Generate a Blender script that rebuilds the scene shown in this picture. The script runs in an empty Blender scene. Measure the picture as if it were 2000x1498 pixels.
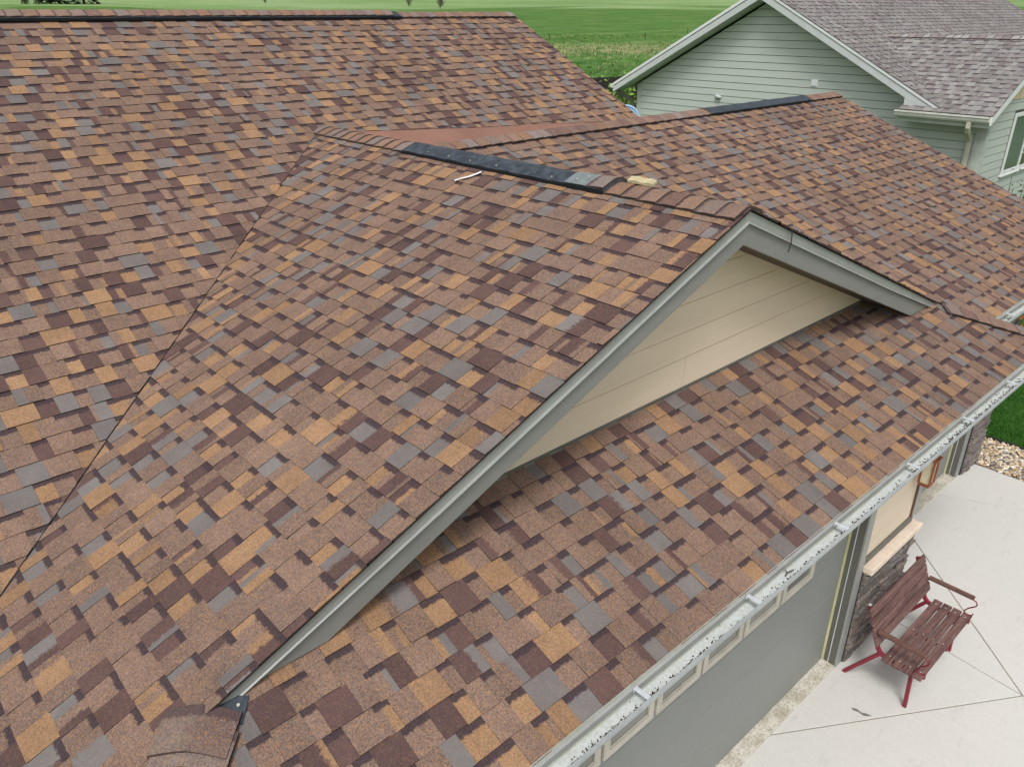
import bpy, math, random
from mathutils import Vector, Matrix, noise as mnoise
R = math.radians
random.seed(7)
sc = bpy.context.scene
col = sc.collection

# ------------------------------------------------------------------ camera
CAM = Vector((-4.060, -2.397, 1.032)); YAW, PIT, ROL = 0.7397, 0.4450, -0.001
FPX = 1518.8
fw = Vector((math.sin(YAW)*math.cos(PIT), math.cos(YAW)*math.cos(PIT), -math.sin(PIT)))
rt = Vector((math.cos(YAW), -math.sin(YAW), 0)); up = rt.cross(fw)
rt2 = rt*math.cos(ROL) + up*math.sin(ROL); up2 = -rt*math.sin(ROL) + up*math.cos(ROL)
cam = bpy.data.cameras.new('camera'); camo = bpy.data.objects.new('camera', cam); col.objects.link(camo)
camo.matrix_world = Matrix(((rt2.x, up2.x, -fw.x, CAM.x), (rt2.y, up2.y, -fw.y, CAM.y), (rt2.z, up2.z, -fw.z, CAM.z), (0, 0, 0, 1)))
cam.sensor_width = 36; cam.lens = FPX*36/2000; cam.clip_start = 0.05; cam.clip_end = 6000
sc.camera = camo
def px(p):
    d = Vector(p) - CAM; z = d.dot(fw)
    if z < 0.1: return None
    return (1000 + FPX*d.dot(rt2)/z, 749 - FPX*d.dot(up2)/z)

# ------------------------------------------------------------------ sky, sun, exposure
w = bpy.data.worlds.new('World'); sc.world = w; w.use_nodes = True
nt = w.node_tree; nt.nodes.clear()
out = nt.nodes.new('ShaderNodeOutputWorld'); bg = nt.nodes.new('ShaderNodeBackground')
sky = nt.nodes.new('ShaderNodeTexSky'); sky.sky_type = 'NISHITA'; sky.sun_disc = False
SUN_EL, SUN_AZ = 57, 232           # azimuth clockwise from +Y: light comes from the front left
sky.sun_elevation = R(SUN_EL); sky.sun_rotation = R(SUN_AZ); sky.air_density = 1.0; sky.dust_density = 3.0; sky.ozone_density = 1.0
hs = nt.nodes.new('ShaderNodeHueSaturation'); hs.inputs['Saturation'].default_value = 0.30
nt.links.new(sky.outputs[0], hs.inputs['Color']); nt.links.new(hs.outputs[0], bg.inputs[0]); nt.links.new(bg.outputs[0], out.inputs[0])
bg.inputs[1].default_value = 0.12
sl = bpy.data.lights.new('sun', 'SUN'); sl.energy = 1.35; sl.angle = R(17); sl.color = (1, 0.98, 0.955)
so = bpy.data.objects.new('sun', sl); col.objects.link(so)
sd = Vector((math.sin(R(SUN_AZ))*math.cos(R(SUN_EL)), math.cos(R(SUN_AZ))*math.cos(R(SUN_EL)), math.sin(R(SUN_EL))))
so.rotation_euler = (-sd).to_track_quat('-Z', 'Y').to_euler(); so.location = (0, 0, 30)
sc.view_settings.view_transform = 'Standard'; sc.view_settings.look = 'None'; sc.view_settings.gamma = 1
sc.view_settings.exposure = 0.56; sc.view_settings.use_curve_mapping = False

# ------------------------------------------------------------------ materials
def S(r, g, b):   # sRGB 0-255 to linear
    f = lambda c: (c/255/12.92 if c/255 <= .04045 else ((c/255+.055)/1.055)**2.4)
    return (f(r), f(g), f(b))
class N:
    def __init__(s, name):
        s.m = bpy.data.materials.new(name); s.m.use_nodes = True; s.t = s.m.node_tree; s.t.nodes.clear()
        s.o = s.n('ShaderNodeOutputMaterial'); s.b = s.n('ShaderNodeBsdfPrincipled'); s.l(s.b.outputs[0], s.o.inputs[0])
    def n(s, t, **k):
        x = s.t.nodes.new(t)
        for a, v in k.items(): setattr(x, a, v)
        return x
    def l(s, a, b): s.t.links.new(a, b)
    def pos(s, obj=False):
        return s.n('ShaderNodeTexCoord').outputs['Object'] if obj else s.n('ShaderNodeNewGeometry').outputs['Position']
    def scale(s, v, k):
        m = s.n('ShaderNodeVectorMath', operation='MULTIPLY'); s.l(v, m.inputs[0]); m.inputs[1].default_value = k; return m.outputs[0]
    def noise(s, v, sc_, det=3, rough=.55):
        x = s.n('ShaderNodeTexNoise'); s.l(v, x.inputs['Vector']); x.inputs['Scale'].default_value = sc_; x.inputs['Detail'].default_value = det; x.inputs['Roughness'].default_value = rough
        return x.outputs['Fac']
    def voro(s, v, sc_):
        x = s.n('ShaderNodeTexVoronoi'); s.l(v, x.inputs['Vector']); x.inputs['Scale'].default_value = sc_; return x
    def math(s, op, a, b=None, c=None, clamp=False):
        x = s.n('ShaderNodeMath', operation=op); x.use_clamp = clamp
        for i, q in enumerate((a, b, c)):
            if q is None: continue
            if isinstance(q, (int, float)): x.inputs[i].default_value = q
            else: s.l(q, x.inputs[i])
        return x.outputs[0]
    def ramp(s, f, a, b):   # smooth 0..1 between a and b
        x = s.n('ShaderNodeMapRange'); x.interpolation_type = 'SMOOTHSTEP'; s.l(f, x.inputs[0]); x.inputs[1].default_value = a; x.inputs[2].default_value = b; return x.outputs[0]
    def lin(s, f, a, b, c, d):
        x = s.n('ShaderNodeMapRange'); s.l(f, x.inputs[0])
        for i, q in enumerate((a, b, c, d)): x.inputs[i+1].default_value = q
        return x.outputs[0]
    def mix(s, f, a, b, mode='MIX'):
        x = s.n('ShaderNodeMix', data_type='RGBA', blend_type=mode)
        for i, q in ((0, f), (6, a), (7, b)):
            if isinstance(q, (int, float)): x.inputs[i].default_value = q
            elif isinstance(q, tuple): x.inputs[i].default_value = (*q, 1) if len(q) == 3 else q
            else: s.l(q, x.inputs[i])
        return x.outputs[2]
    def mulv(s, c, f):      # colour times scalar
        x = s.n('ShaderNodeVectorMath', operation='SCALE')
        if isinstance(c, tuple): x.inputs[0].default_value = c
        else: s.l(c, x.inputs[0])
        s.l(f, x.inputs['Scale']); return x.outputs[0]
    def fin(s, c, rough=.7, spec=.3, metal=0, bump=None, bs=.3, bd=.01):
        if isinstance(c, tuple): s.b.inputs['Base Color'].default_value = (*c, 1)
        else: s.l(c, s.b.inputs['Base Color'])
        if isinstance(rough, (int, float)): s.b.inputs['Roughness'].default_value = rough
        else: s.l(rough, s.b.inputs['Roughness'])
        s.b.inputs['Specular IOR Level'].default_value = spec; s.b.inputs['Metallic'].default_value = metal
        if bump is not None:
            b = s.n('ShaderNodeBump'); b.inputs['Strength'].default_value = bs; b.inputs['Distance'].default_value = bd
            s.l(bump, b.inputs['Height']); s.l(b.outputs[0], s.b.inputs['Normal'])
        return s.m
def plain(name, c, rough=.6, spec=.3, metal=0, var=.12, sc_=6, bump=0, stretch=(1, 1, 1), fine=60, finev=.06):
    n = N(name); p = n.scale(n.pos(), stretch)
    a = n.noise(p, sc_, 4); b = n.noise(p, fine, 2)
    k = n.math('ADD', n.lin(a, .3, .7, 1-var, 1+var), n.lin(b, .3, .7, -finev, finev))
    return n.fin(n.mulv(c, k), rough, spec, metal, b if bump else None, bump, .004)
M = {}
def shingle_mat(name, tan, dark, gscale=230, gran=.30):
    n = N(name); P = n.pos()
    A = lambda nm: n.n('ShaderNodeAttribute', attribute_name=nm)
    aA, aB = A('ca'), A('cb'); ca, cb, par = aA.outputs['Color'], aB.outputs['Color'], A('par').outputs['Vector']
    sp = n.n('ShaderNodeSeparateXYZ'); n.l(par, sp.inputs[0])
    uv = n.n('ShaderNodeUVMap', uv_map='UV'); us = n.n('ShaderNodeSeparateXYZ'); n.l(uv.outputs[0], us.inputs[0])
    nz = n.noise(P, 45, 3, .7)
    f = n.ramp(n.math('ADD', n.math('SUBTRACT', us.outputs[0], sp.outputs[0]), n.lin(nz, .3, .7, -.11, .11)), -.07, .07)
    c = n.mix(f, ca, cb); fm = n.n('ShaderNodeMix', data_type='FLOAT'); n.l(f, fm.inputs[0]); n.l(aA.outputs['Alpha'], fm.inputs[2]); n.l(aB.outputs['Alpha'], fm.inputs[3]); gk = fm.outputs[0]
    v = n.voro(P, gscale); vs = n.n('ShaderNodeSeparateColor'); n.l(v.outputs['Color'], vs.inputs[0])
    g = n.lin(vs.outputs[0], 0, 1, 1-gran, 1+gran)
    c = n.mulv(c, n.math('ADD', 1.0, n.math('MULTIPLY', n.math('SUBTRACT', g, 1.0), gk)))
    # odd granules of another colour
    t = n.math('GREATER_THAN', vs.outputs[1], .80)
    c = n.mix(n.math('MULTIPLY', n.math('MULTIPLY', t, gk), .36), c, tan)
    t2 = n.math('GREATER_THAN', vs.outputs[2], .86)
    c = n.mix(n.math('MULTIPLY', n.math('MULTIPLY', t2, gk), .38), c, dark)
    big = n.lin(n.noise(P, .9, 4, .6), .3, .7, .90, 1.10); mid = n.lin(n.noise(P, 9, 4, .65), .25, .75, .88, 1.12)
    c = n.mulv(c, n.math('MULTIPLY', big, mid))
    # the dark granule band along the top of every recessed part
    band = n.math('MULTIPLY', n.ramp(n.math('ADD', us.outputs[1], n.lin(nz, .3, .7, -.05, .05)), .73, .81), sp.outputs[1])
    c = n.mix(n.math('MULTIPLY', band, .95), c, n.mulv(dark, g))
    # scuffs and lost granules
    sc2 = n.ramp(n.noise(P, 3.3, 5, .75), .70, .80)
    c = n.mix(n.math('MULTIPLY', sc2, .45), c, n.mulv(dark, g))
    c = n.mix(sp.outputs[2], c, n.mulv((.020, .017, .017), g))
    return n.fin(c, .95, .15, 0, vs.outputs[0], .35, .002)
M['shingle'] = shingle_mat('shingle', S(186, 136, 86), S(66, 54, 57))
M['shingle_n'] = shingle_mat('shingle_n', S(170, 160, 150), S(84, 74, 78), 120, .25)

M['deck'] = plain('roof_deck', S(70, 58, 56), .9, .1)
def mk_black():
    n = N('black_vent'); P = n.pos(); a = n.noise(P, 14, 5, .65); b = n.noise(P, 90, 2)
    c = n.mix(n.ramp(a, .35, .75), S(38, 44, 50), S(70, 78, 86)); c = n.mulv(c, n.lin(b, .3, .7, .85, 1.15))
    return n.fin(c, n.lin(a, .3, .7, .45, .7), .4, 0, a, .4, .006)
M['black'] = mk_black()
M['black_edge'] = plain('vent_edge', S(26, 28, 30), .6, .3)
M['film'] = plain('release_film', S(112, 120, 118), .35, .5, 0, .2, 20)
M['nail'] = plain('nail', S(225, 222, 205), .35, .6, .3)
M['trim'] = plain('trim_paint', S(130, 130, 126), .55, .3, 0, .07, 3, .15, (1, 1, 4))
M['drip'] = plain('drip_metal', S(146, 147, 143), .4, .45, 0, .08, 5)
M['soffit'] = plain('soffit', S(92, 84, 72), .7, .2)
M['cream'] = plain('cream_siding', S(222, 204, 181), .6, .25, 0, .04, 1.5, .1, (.6, 1, 6), 30, .015)
M['wall'] = plain('wall_core', S(70, 64, 56), .8, .2)  # darkened so the gaps between gable boards show as painted shadow lines
M['door'] = plain('door_paint', S(134, 136, 132), .5, .3, 0, .03, 1, .05, (1, 1, .6), 18, .015)
M['casing'] = plain('dark_casing', S(98, 97, 90), .45, .35, 0, .08, 4)
M['seal'] = plain('weather_seal', S(196, 194, 150), .6)
M['bead'] = plain('bead', S(205, 208, 206), .45)
M['wframe'] = plain('window_frame_beige', S(192, 186, 172), .5)
M['sill'] = plain('sill_stone', S(222, 205, 186), .85, .2, 0, .10, 9, .4)
def mk_glass(name, c, rough=.08):
    n = N(name); return n.fin(n.mulv(c, n.lin(n.noise(n.pos(), 1.5, 3), .3, .7, .8, 1.2)), rough, .7)
M['glass'] = mk_glass('glass_dark', S(50, 54, 56))
M['glass_n'] = mk_glass('glass_window', S(84, 92, 96), .12)
M['glass_d'] = mk_glass('glass_door', S(122, 122, 116), .15)
M['lampglass'] = plain('lamp_glass', S(214, 206, 178), .3, .5)
def mk_gutter():
    n = N('gutter_metal'); P = n.pos(); a = n.noise(P, 7, 5, .7); b = n.noise(P, 70, 3, .7); 
    c = n.mix(n.ramp(a, .35, .68), S(188, 192, 186), S(176, 178, 156)); c = n.mulv(c, n.lin(b, .3, .7, .9, 1.08))
    sp_ = n.math('MULTIPLY', n.ramp(b, .63, .69), n.ramp(a, .40, .62))
    c = n.mix(n.math('MULTIPLY', sp_, .8), c, S(70, 62, 55))
    return n.fin(c, .45, .4, .15, a, .15, .004)
M['gutter'] = mk_gutter()
def mk_gutter_floor():   # chalky corrosion with grit caught along the front
    n = N('gutter_floor'); P = n.pos(); a = n.noise(P, 16, 6, .75); b = n.noise(P, 60, 4, .7)
    c = n.mix(n.ramp(b, .38, .62), S(196, 200, 198), S(180, 184, 178))
    c = n.mix(n.math('MULTIPLY', n.ramp(a, .56, .72), .6), c, S(158, 156, 144)); c = n.mix(n.ramp(b, .72, .78), c, S(70, 62, 56))
    return n.fin(c, .8, .2, 0, b, .5, .004)
M['gfloor'] = mk_gutter_floor()
M['lip'] = plain('gutter_lip', S(158, 162, 160), .4, .4, .1)
M['hanger'] = plain('hanger', S(214, 218, 220), .35, .5, .4)
M['debris'] = plain('grit', S(62, 48, 44), .95, .1, 0, .4, 40)
def mk_concrete():
    n = N('concrete'); P = n.pos(); a = n.noise(P, .9, 5, .6); b = n.noise(P, 30, 4, .7); d = n.noise(n.scale(P, (1, 3, 1)), 4, 4, .7)
    c = n.mix(n.ramp(a, .3, .7), S(203, 200, 193), S(195, 194, 189)); c = n.mulv(c, n.lin(b, .25, .75, .94, 1.05))
    c = n.mix(n.math('MULTIPLY', n.ramp(d, .56, .76), .30), c, S(158, 153, 144)); br = n.noise(n.scale(P, (90, 4, 1)), 1, 2); c = n.mulv(c, n.lin(br, .3, .7, .975, 1.025)); bl = n.noise(P, .45, 3, .6); c = n.mulv(c, n.lin(bl, .3, .7, .93, 1.05))
    v = n.voro(P, 2.6); c = n.mix(n.math('MULTIPLY', n.ramp(v.outputs['Distance'], .045, .02), .5), c, S(120, 112, 102))
    return n.fin(c, .85, .2, 0, b, .15, .003)
M['concrete'] = mk_concrete()
def mk_apron():
    n = N('worn_apron'); P = n.pos(); a = n.noise(P, 5, 5, .7); b = n.noise(P, 40, 4, .75)
    c = n.mix(n.ramp(a, .35, .65), S(202, 198, 186), S(168, 160, 142)); c = n.mix(n.math('MULTIPLY', n.ramp(b, .5, .62), .6), c, S(132, 124, 108))
    return n.fin(c, .9, .15, 0, b, .6, .006)
M['apron'] = mk_apron()
M['joint'] = plain('joint_dirt', S(140, 131, 120), .95, .1)
M['stain'] = plain('stain', S(120, 118, 112), .8, .1)
def mk_stone(name, cols):
    n = N(name); P = n.pos(); oi = n.n('ShaderNodeObjectInfo'); a = n.noise(P, 22, 5, .7)
    r = n.n('ShaderNodeValToRGB'); n.l(oi.outputs['Random'], r.inputs[0]); e = r.color_ramp.elements
    for i, q in enumerate(cols):
        el = e[i] if i < 2 else e.new(.5)
        el.position = i/(len(cols)-1) if i != 1 or len(cols) == 2 else 1/(len(cols)-1); el.color = (*q, 1)
    return n.fin(n.mulv(r.outputs[0], n.lin(a, .3, .7, .6, 1.4)), .9, .2, 0, a, 1, .012)
M['stone'] = mk_stone('ledge_stone', [S(98, 95, 95), S(132, 121, 110), S(176, 160, 134), S(118, 114, 114)])
M['mortar'] = plain('mortar', S(62, 60, 60), .95, .1)
M['pebble'] = mk_stone('pebble', [S(190, 176, 150), S(220, 210, 192)])
def mk_wood(name, c1, c2, ax):
    n = N(name); k = [26, 26, 26]; k[ax] = 1.2; P = n.scale(n.pos(), tuple(k)); a = n.noise(P, 1.5, 5, .7); b = n.noise(n.pos(), 14, 4, .7)
    c = n.mix(n.ramp(a, .3, .7), c1, c2); c = n.mulv(c, n.lin(b, .25, .75, .72, 1.24))
    return n.fin(c, .7, .25, 0, a, .4, .003)
M['slat'] = mk_wood('bench_wood', S(74, 52, 50), S(128, 98, 92), 0)
M['armwood'] = mk_wood('arm_wood', S(88, 62, 56), S(112, 84, 74), 1)
M['red'] = plain('red_metal', S(126, 34, 50), .4, .45, 0, .12, 8)
M['fence'] = mk_wood('dark_fence', S(46, 40, 42), S(66, 58, 58), 2)
M['sage'] = plain('sage_siding', S(178, 185, 176), .55, .3, 0, .03, 1.2, .06, (1, .6, 4), 18, .015)
M['sagetrim'] = plain('sage_trim', S(174, 180, 171), .55)
M['sagegap'] = plain('sage_gap', S(96, 102, 95), .8, .1)  # dark core behind the boards: lap shadow and dirt put into the colour
M['white'] = plain('white_trim', S(214, 216, 214), .45, .35, 0, .04)
M['rakeboard'] = plain('rake_paint', S(188, 192, 190), .5, .3, 0, .05)
M['tan'] = plain('tan_shake', S(204, 186, 156), .7, .2, 0, .10, 8)
M['ngutter'] = plain('neighbour_gutter', S(206, 206, 196), .4, .4)
M['downspout'] = plain('downspout', S(190, 186, 166), .45, .35)
M['membrane'] = plain('membrane', S(134, 100, 86), .9, .15, 0, .10, 2.5, .2, (1, 1, 1), 120, .12)
M['copper'] = plain('copper', S(150, 92, 66), .5, .4, .3, .3, 20)
M['brown_pipe'] = plain('brown_pipe', S(104, 76, 60), .5)
M['yellow'] = plain('cream_plastic', S(200, 188, 152), .6, .2, 0, .10)
M['ribbon'] = plain('white_strip', S(232, 232, 232), .5)
M['wire'] = plain('wire', S(44, 46, 48), .5)
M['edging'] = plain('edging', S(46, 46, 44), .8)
M['blue'] = plain('blue_pad', S(150, 186, 214), .4, .4)
M['net'] = plain('net_post', S(60, 110, 112), .6)
def leafmat(name, a, b, tr=.25):
    n = N(name); oi = n.noise(n.pos(), 3.5, 3); c = n.mix(n.ramp(oi, .35, .65), a, b)
    n.b.inputs['Transmission Weight'].default_value = 0
    return n.fin(c, .6, .25)
M['leaf'] = leafmat('leaf', (.09, .20, .025), (.20, .33, .05)); M['leaf_dark'] = leafmat('leaf_conifer', (.012, .030, .012), (.030, .055, .020))
M['leaf_brown'] = leafmat('leaf_brown', (.10, .08, .04), (.09, .14, .04)); M['rust'] = leafmat('leaf_rust', (.30, .11, .04), (.18, .09, .03))
M['bark'] = plain('bark', S(96, 82, 70), .9, .1, 0, .3)
M['greybush'] = leafmat('twigs', (.12, .11, .08), (.16, .15, .10))
def mk_lawn(name, g1, g2):
    n = N(name); P = n.pos(); a = n.noise(P, 1.6, 4, .6); b = n.noise(P, 26, 4, .7)
    c = n.mix(n.ramp(a, .3, .7), g1, g2); return n.fin(n.mulv(c, n.lin(b, .25, .75, .6, 1.4)), .9, .1, 0, b, .6, .03)
M['lawn'] = mk_lawn('lawn', (.025, .095, .012), (.045, .125, .018))
M['blade'] = leafmat('blade', (.030, .115, .012), (.060, .165, .022))
def mk_field():
    n = N('pasture'); P = n.pos(); sp = n.n('ShaderNodeVectorMath', operation='LENGTH'); n.l(P, sp.inputs[0]); r = sp.outputs['Value']
    near = n.noise(n.scale(P, (.10, .10, .02)), 1, 6, .65); st = n.noise(n.scale(P, (.035, .17, .02)), 1, 5, .7); fine = n.noise(n.scale(P, (.7, .7, .1)), 1, 6, .75)
    c = n.mix(n.ramp(near, .3, .7), (.050, .128, .024), (.100, .185, .042))
    c = n.mix(n.math('MULTIPLY', n.ramp(st, .50, .70), .6), c, (.24, .29, .11))
    # dry grass strip behind the yards
    dry = n.math('MULTIPLY', n.math('MULTIPLY', n.ramp(r, 78, 90), n.ramp(r, 122, 104)), n.ramp(n.noise(n.scale(P, (.25, .25, .1)), 1, 4, .7), .40, .58))
    c = n.mix(n.math('MULTIPLY', dry, .5), c, (.46, .43, .22))
    # far pasture is paler grass, with distance haze put into its colour
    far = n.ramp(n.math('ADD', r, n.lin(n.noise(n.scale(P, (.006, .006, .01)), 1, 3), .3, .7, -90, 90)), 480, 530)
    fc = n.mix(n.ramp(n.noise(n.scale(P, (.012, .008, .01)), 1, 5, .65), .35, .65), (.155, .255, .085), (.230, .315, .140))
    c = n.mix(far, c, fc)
    c = n.mulv(c, n.lin(fine, .3, .7, .66, 1.34))
    return n.fin(c, .95, .05)
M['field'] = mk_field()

# ------------------------------------------------------------------ mesh helpers
class B:
    def __init__(s): s.v = []; s.f = []; s.mi = []
    def poly(s, pts, m=0):
        k = len(s.v); s.v += [tuple(p) for p in pts]; s.f.append(tuple(range(k, k+len(pts)))); s.mi.append(m)
    def box(s, a, b, m=0):
        x0, y0, z0 = [min(p, q) for p, q in zip(a, b)]; x1, y1, z1 = [max(p, q) for p, q in zip(a, b)]
        s.hexa([(x0, y0, z0), (x1, y0, z0), (x1, y1, z0), (x0, y1, z0), (x0, y0, z1), (x1, y0, z1), (x1, y1, z1), (x0, y1, z1)], m)
        return s
    def hexa(s, p, m=0):
        k = len(s.v); s.v += [tuple(q) for q in p]
        for f in ((3, 2, 1, 0), (4, 5, 6, 7), (0, 1, 5, 4), (1, 2, 6, 5), (2, 3, 7, 6), (3, 0, 4, 7)): s.f.append(tuple(k+i for i in f)); s.mi.append(m)
    def prism(s, pts, d, m=0):   # closed polygon pushed along vector d
        n = len(pts); k = len(s.v); d = Vector(d); s.v += [tuple(p) for p in pts] + [tuple(Vector(p)+d) for p in pts]
        s.f.append(tuple(range(k, k+n))); s.mi.append(m); s.f.append(tuple(range(k+2*n-1, k+n-1, -1))); s.mi.append(m)
        for i in range(n): j = (i+1) % n; s.f.append((k+j, k+i, k+n+i, k+n+j)); s.mi.append(m)
        return s
    def tube(s, pts, r, n=8, m=0, sq=False, r1=None):
        pts = [Vector(p) for p in pts]; k = len(s.v); L = len(pts)
        if sq: n = 4
        for i, p in enumerate(pts):
            t = (pts[min(i+1, L-1)] - pts[max(i-1, 0)]).normalized()
            a = t.cross(Vector((1, 0, 0))) if sq and abs(t.x) < .9 else t.cross(Vector((0, 0, 1)) if abs(t.z) < .9 else Vector((1, 0, 0)))
            a.normalize(); b = t.cross(a); rr = r if r1 is None else r + (r1-r)*i/(L-1)
            for j in range(n):
                th = 2*math.pi*(j+(.5 if sq else 0))/n; s.v.append(tuple(p + (a*math.cos(th) + b*math.sin(th))*rr*(1.414 if sq else 1)))
        for i in range(L-1):
            for j in range(n): q = (j+1) % n; s.f.append((k+i*n+j, k+i*n+q, k+(i+1)*n+q, k+(i+1)*n+j)); s.mi.append(m)
        s.f.append(tuple(k+j for j in range(n-1, -1, -1))); s.mi.append(m); s.f.append(tuple(k+(L-1)*n+j for j in range(n))); s.mi.append(m)
        return s
    def build(s, name, mat, parent=None, bevel=0, smooth=False, kind=None, recalc=True):
        me = bpy.data.meshes.new(name); me.from_pydata(s.v, [], s.f)
        for m in (mat if isinstance(mat, (list, tuple)) else [mat]): me.materials.append(M[m])
        if any(s.mi): me.polygons.foreach_set('material_index', s.mi)
        if smooth: me.polygons.foreach_set('use_smooth', [True]*len(me.polygons))
        me.update()
        o = bpy.data.objects.new(name, me); col.objects.link(o)
        if parent: o.parent = parent
        if bevel:
            b = o.modifiers.new('bevel', 'BEVEL'); b.width = bevel; b.segments = 2; b.limit_method = 'ANGLE'
        if kind: o['kind'] = kind
        return o
def thing(name, label, cat, group=None):
    o = bpy.data.objects.new(name, None); col.objects.link(o); o.empty_display_size = .3
    return tag(o, label, cat, group)
def tag(o, label, cat, group=None):
    o['label'] = label; o['category'] = cat
    if group: o['group'] = group
    return o
def lerp(a, b, t): return a + (b-a)*t

# ------------------------------------------------------------------ terrain and ground
GZ = -4.6
def sm(t): t = max(0, min(1, t)); return t*t*(3-2*t)
def tz(x, y):
    r = math.hypot(x, y); z = GZ - .05 + 1.7*sm((y-6)/12)
    h = sm((y-15)/60)
    if r > 55:
        z += h*(.00003*(r-55)**2 + sm((r-80)/300)*r*.004*mnoise.noise((x*.004, y*.004, 3.3)) + .25*mnoise.noise((x*.03, y*.03, 1)))
    return z
g = B(); rad = [0, 3, 6, 9, 12, 15, 18, 21, 25, 30, 36, 44, 55, 66, 80, 95, 115, 140, 170, 210, 260, 320, 390, 470, 560, 660, 780, 920, 1100, 1350, 1700, 2200, 3000]
NA = 120
for r in rad[1:]:
    for j in range(NA):
        a = 2*math.pi*j/NA; x, y = r*math.sin(a), r*math.cos(a); g.v.append((x, y, tz(x, y)))
g.v.append((0, 0, tz(0, 0))); c0 = len(g.v)-1
for j in range(NA): g.f.append((c0, (j+1) % NA, j)); g.mi.append(0)
for i in range(len(rad)-2):
    for j in range(NA): q = (j+1) % NA; g.f.append((i*NA+j, i*NA+q, (i+1)*NA+q, (i+1)*NA+j)); g.mi.append(0)
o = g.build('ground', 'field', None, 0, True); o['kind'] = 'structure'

# concrete driveway: base with separately cast slabs, dirt joints showing between them
K = (2.88, -1.71)
def inset(poly, d):
    c = len(poly); outp = []
    for i in range(c):
        p0, p1, p2 = Vector(poly[i-1]), Vector(poly[i]), Vector(poly[(i+1) % c])
        e1 = (p1-p0).normalized(); e2 = (p2-p1).normalized(); n1 = Vector((-e1.y, e1.x)); n2 = Vector((-e2.y, e2.x))
        den = 1 + n1.dot(n2); outp.append(p1 + (n1+n2)*(d/max(den, .3)))
    return outp
dv = B().box((-9, -9, GZ-.06), (6.88, .3, GZ-.008)).build('driveway', 'joint'); dv['kind'] = 'structure'
slabs = [[(-8.9, -8.9), (2.88, -8.9), K, (.76, -.36), (-8.9, -.36)],
         [(.76, -.36), K, (3.06, .25), (.76, .25)],
         [K, (4.55, -.02), (4.55, .25), (3.06, .25)],
         [(2.88, -8.9), (6.88, -8.9), (6.88, -2.2), (5.66, .25), (4.55, .25), (4.55, -.02), K],
         [(6.88, -2.2), (6.88, .25), (5.66, .25)]]
for i, p in enumerate(slabs):
    q = inset(p, .006); z0, z1 = GZ-.05, GZ
    b = B(); b.prism([(v.x, v.y, z1) for v in q], (0, 0, z0-z1)); b.build('concrete_slab', 'concrete', dv, .004)
# scuff on the slab
b = B()
pts = [(1.59, -.72), (1.612, -.76), (1.605, -.81), (1.625, -.84), (1.635, -.885), (1.61, -.865), (1.585, -.84), (1.59, -.79), (1.575, -.74)]
b.poly([(x, y, GZ+.004) for x, y in pts]); b.build('oil_scuff', 'stain', dv)

lw = B().box((7.8, -7, GZ-.05), (11.45, 6, GZ+.004)).box((11.45, -7, GZ-.05), (24, 2.4, GZ+.004)).build('lawn', 'lawn'); lw['kind'] = 'structure'
gb = B(); rnd = random.Random(3)
for i in range(52000):
    x = 7.83 + rnd.random()**1.5*4.4; y = rnd.uniform(-1.2, 2.3); h = rnd.uniform(.03, .065); a = rnd.uniform(0, 6.28); w_ = rnd.uniform(.003, .006)
    dx, dy = math.cos(a)*w_, math.sin(a)*w_; lx, ly = rnd.gauss(0, .022), rnd.gauss(0, .022)
    gb.poly([(x-dx, y-dy, GZ), (x+dx, y+dy, GZ), (x+lx, y+ly, GZ+h)])
tag(gb.build('grass', 'blade', None, 0, False, 'stuff'), 'mown green lawn grass beside the pebble bed', 'grass')
ed = B()
for i in range(6): ed.box((7.785+.01*math.sin(i*2), -3+i*1.1, GZ-.05), (7.815+.01*math.sin(i*2), -1.9+i*1.1, GZ+.035))
tag(ed.build('lawn_edging', 'edging', None, .003), 'black edging strip between pebble bed and lawn', 'edging')
gv = B().box((6.88, -7, GZ-.06), (7.785, 6, GZ-.012)).build('gravel_bed', 'joint'); gv['kind'] = 'structure'
# pebbles: too many to count
pb = B(); rnd = random.Random(5)
ico = [(0, 0, 1)] + [(.894*math.cos(a), .894*math.sin(a), .447) for a in [i*1.2566 for i in range(5)]] + [(.894*math.cos(a+.628), .894*math.sin(a+.628), -.447) for a in [i*1.2566 for i in range(5)]]
icf = [(0, 1+i, 1+(i+1) % 5) for i in range(5)] + [(1+i, 6+i, 1+(i+1) % 5) for i in range(5)] + [(1+(i+1) % 5, 6+i, 6+(i+1) % 5) for i in range(5)]
pmats = []
for i in range(5200):
    x, y = rnd.uniform(6.90, 7.77), rnd.uniform(-1.6, 2.0); z = GZ-.01+rnd.random()*.035; r = rnd.choice((.011, .015, .019, .024, .03))
    sx, sy, sz = r*rnd.uniform(.8, 1.5), r*rnd.uniform(.7, 1.1), r*rnd.uniform(.5, .8); a = rnd.uniform(0, 6.28); ca_, sa_ = math.cos(a), math.sin(a); k = len(pb.v); mi = rnd.choices(range(6), (30, 22, 14, 14, 12, 8))[0]
    for (u, v, q) in ico: u *= sx*rnd.uniform(.85, 1.15); v *= sy*rnd.uniform(.85, 1.15); pb.v.append((x+u*ca_-v*sa_, y+u*sa_+v*ca_, z+q*sz))
    for f in icf: pb.f.append(tuple(k+t for t in f)); pb.mi.append(mi)
for i, c in enumerate([S(196, 184, 162), S(222, 214, 198), S(176, 146, 112), S(150, 136, 124), S(206, 178, 140), S(112, 112, 116)]): M['peb%d' % i] = plain('pebble_%d' % i, c, .7, .3, 0, .2, 30)
tag(pb.build('pebbles', ['peb%d' % i for i in range(6)], None, 0, False, 'stuff'), 'bed of cream and tan river pebbles beside the driveway', 'pebbles')

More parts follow.
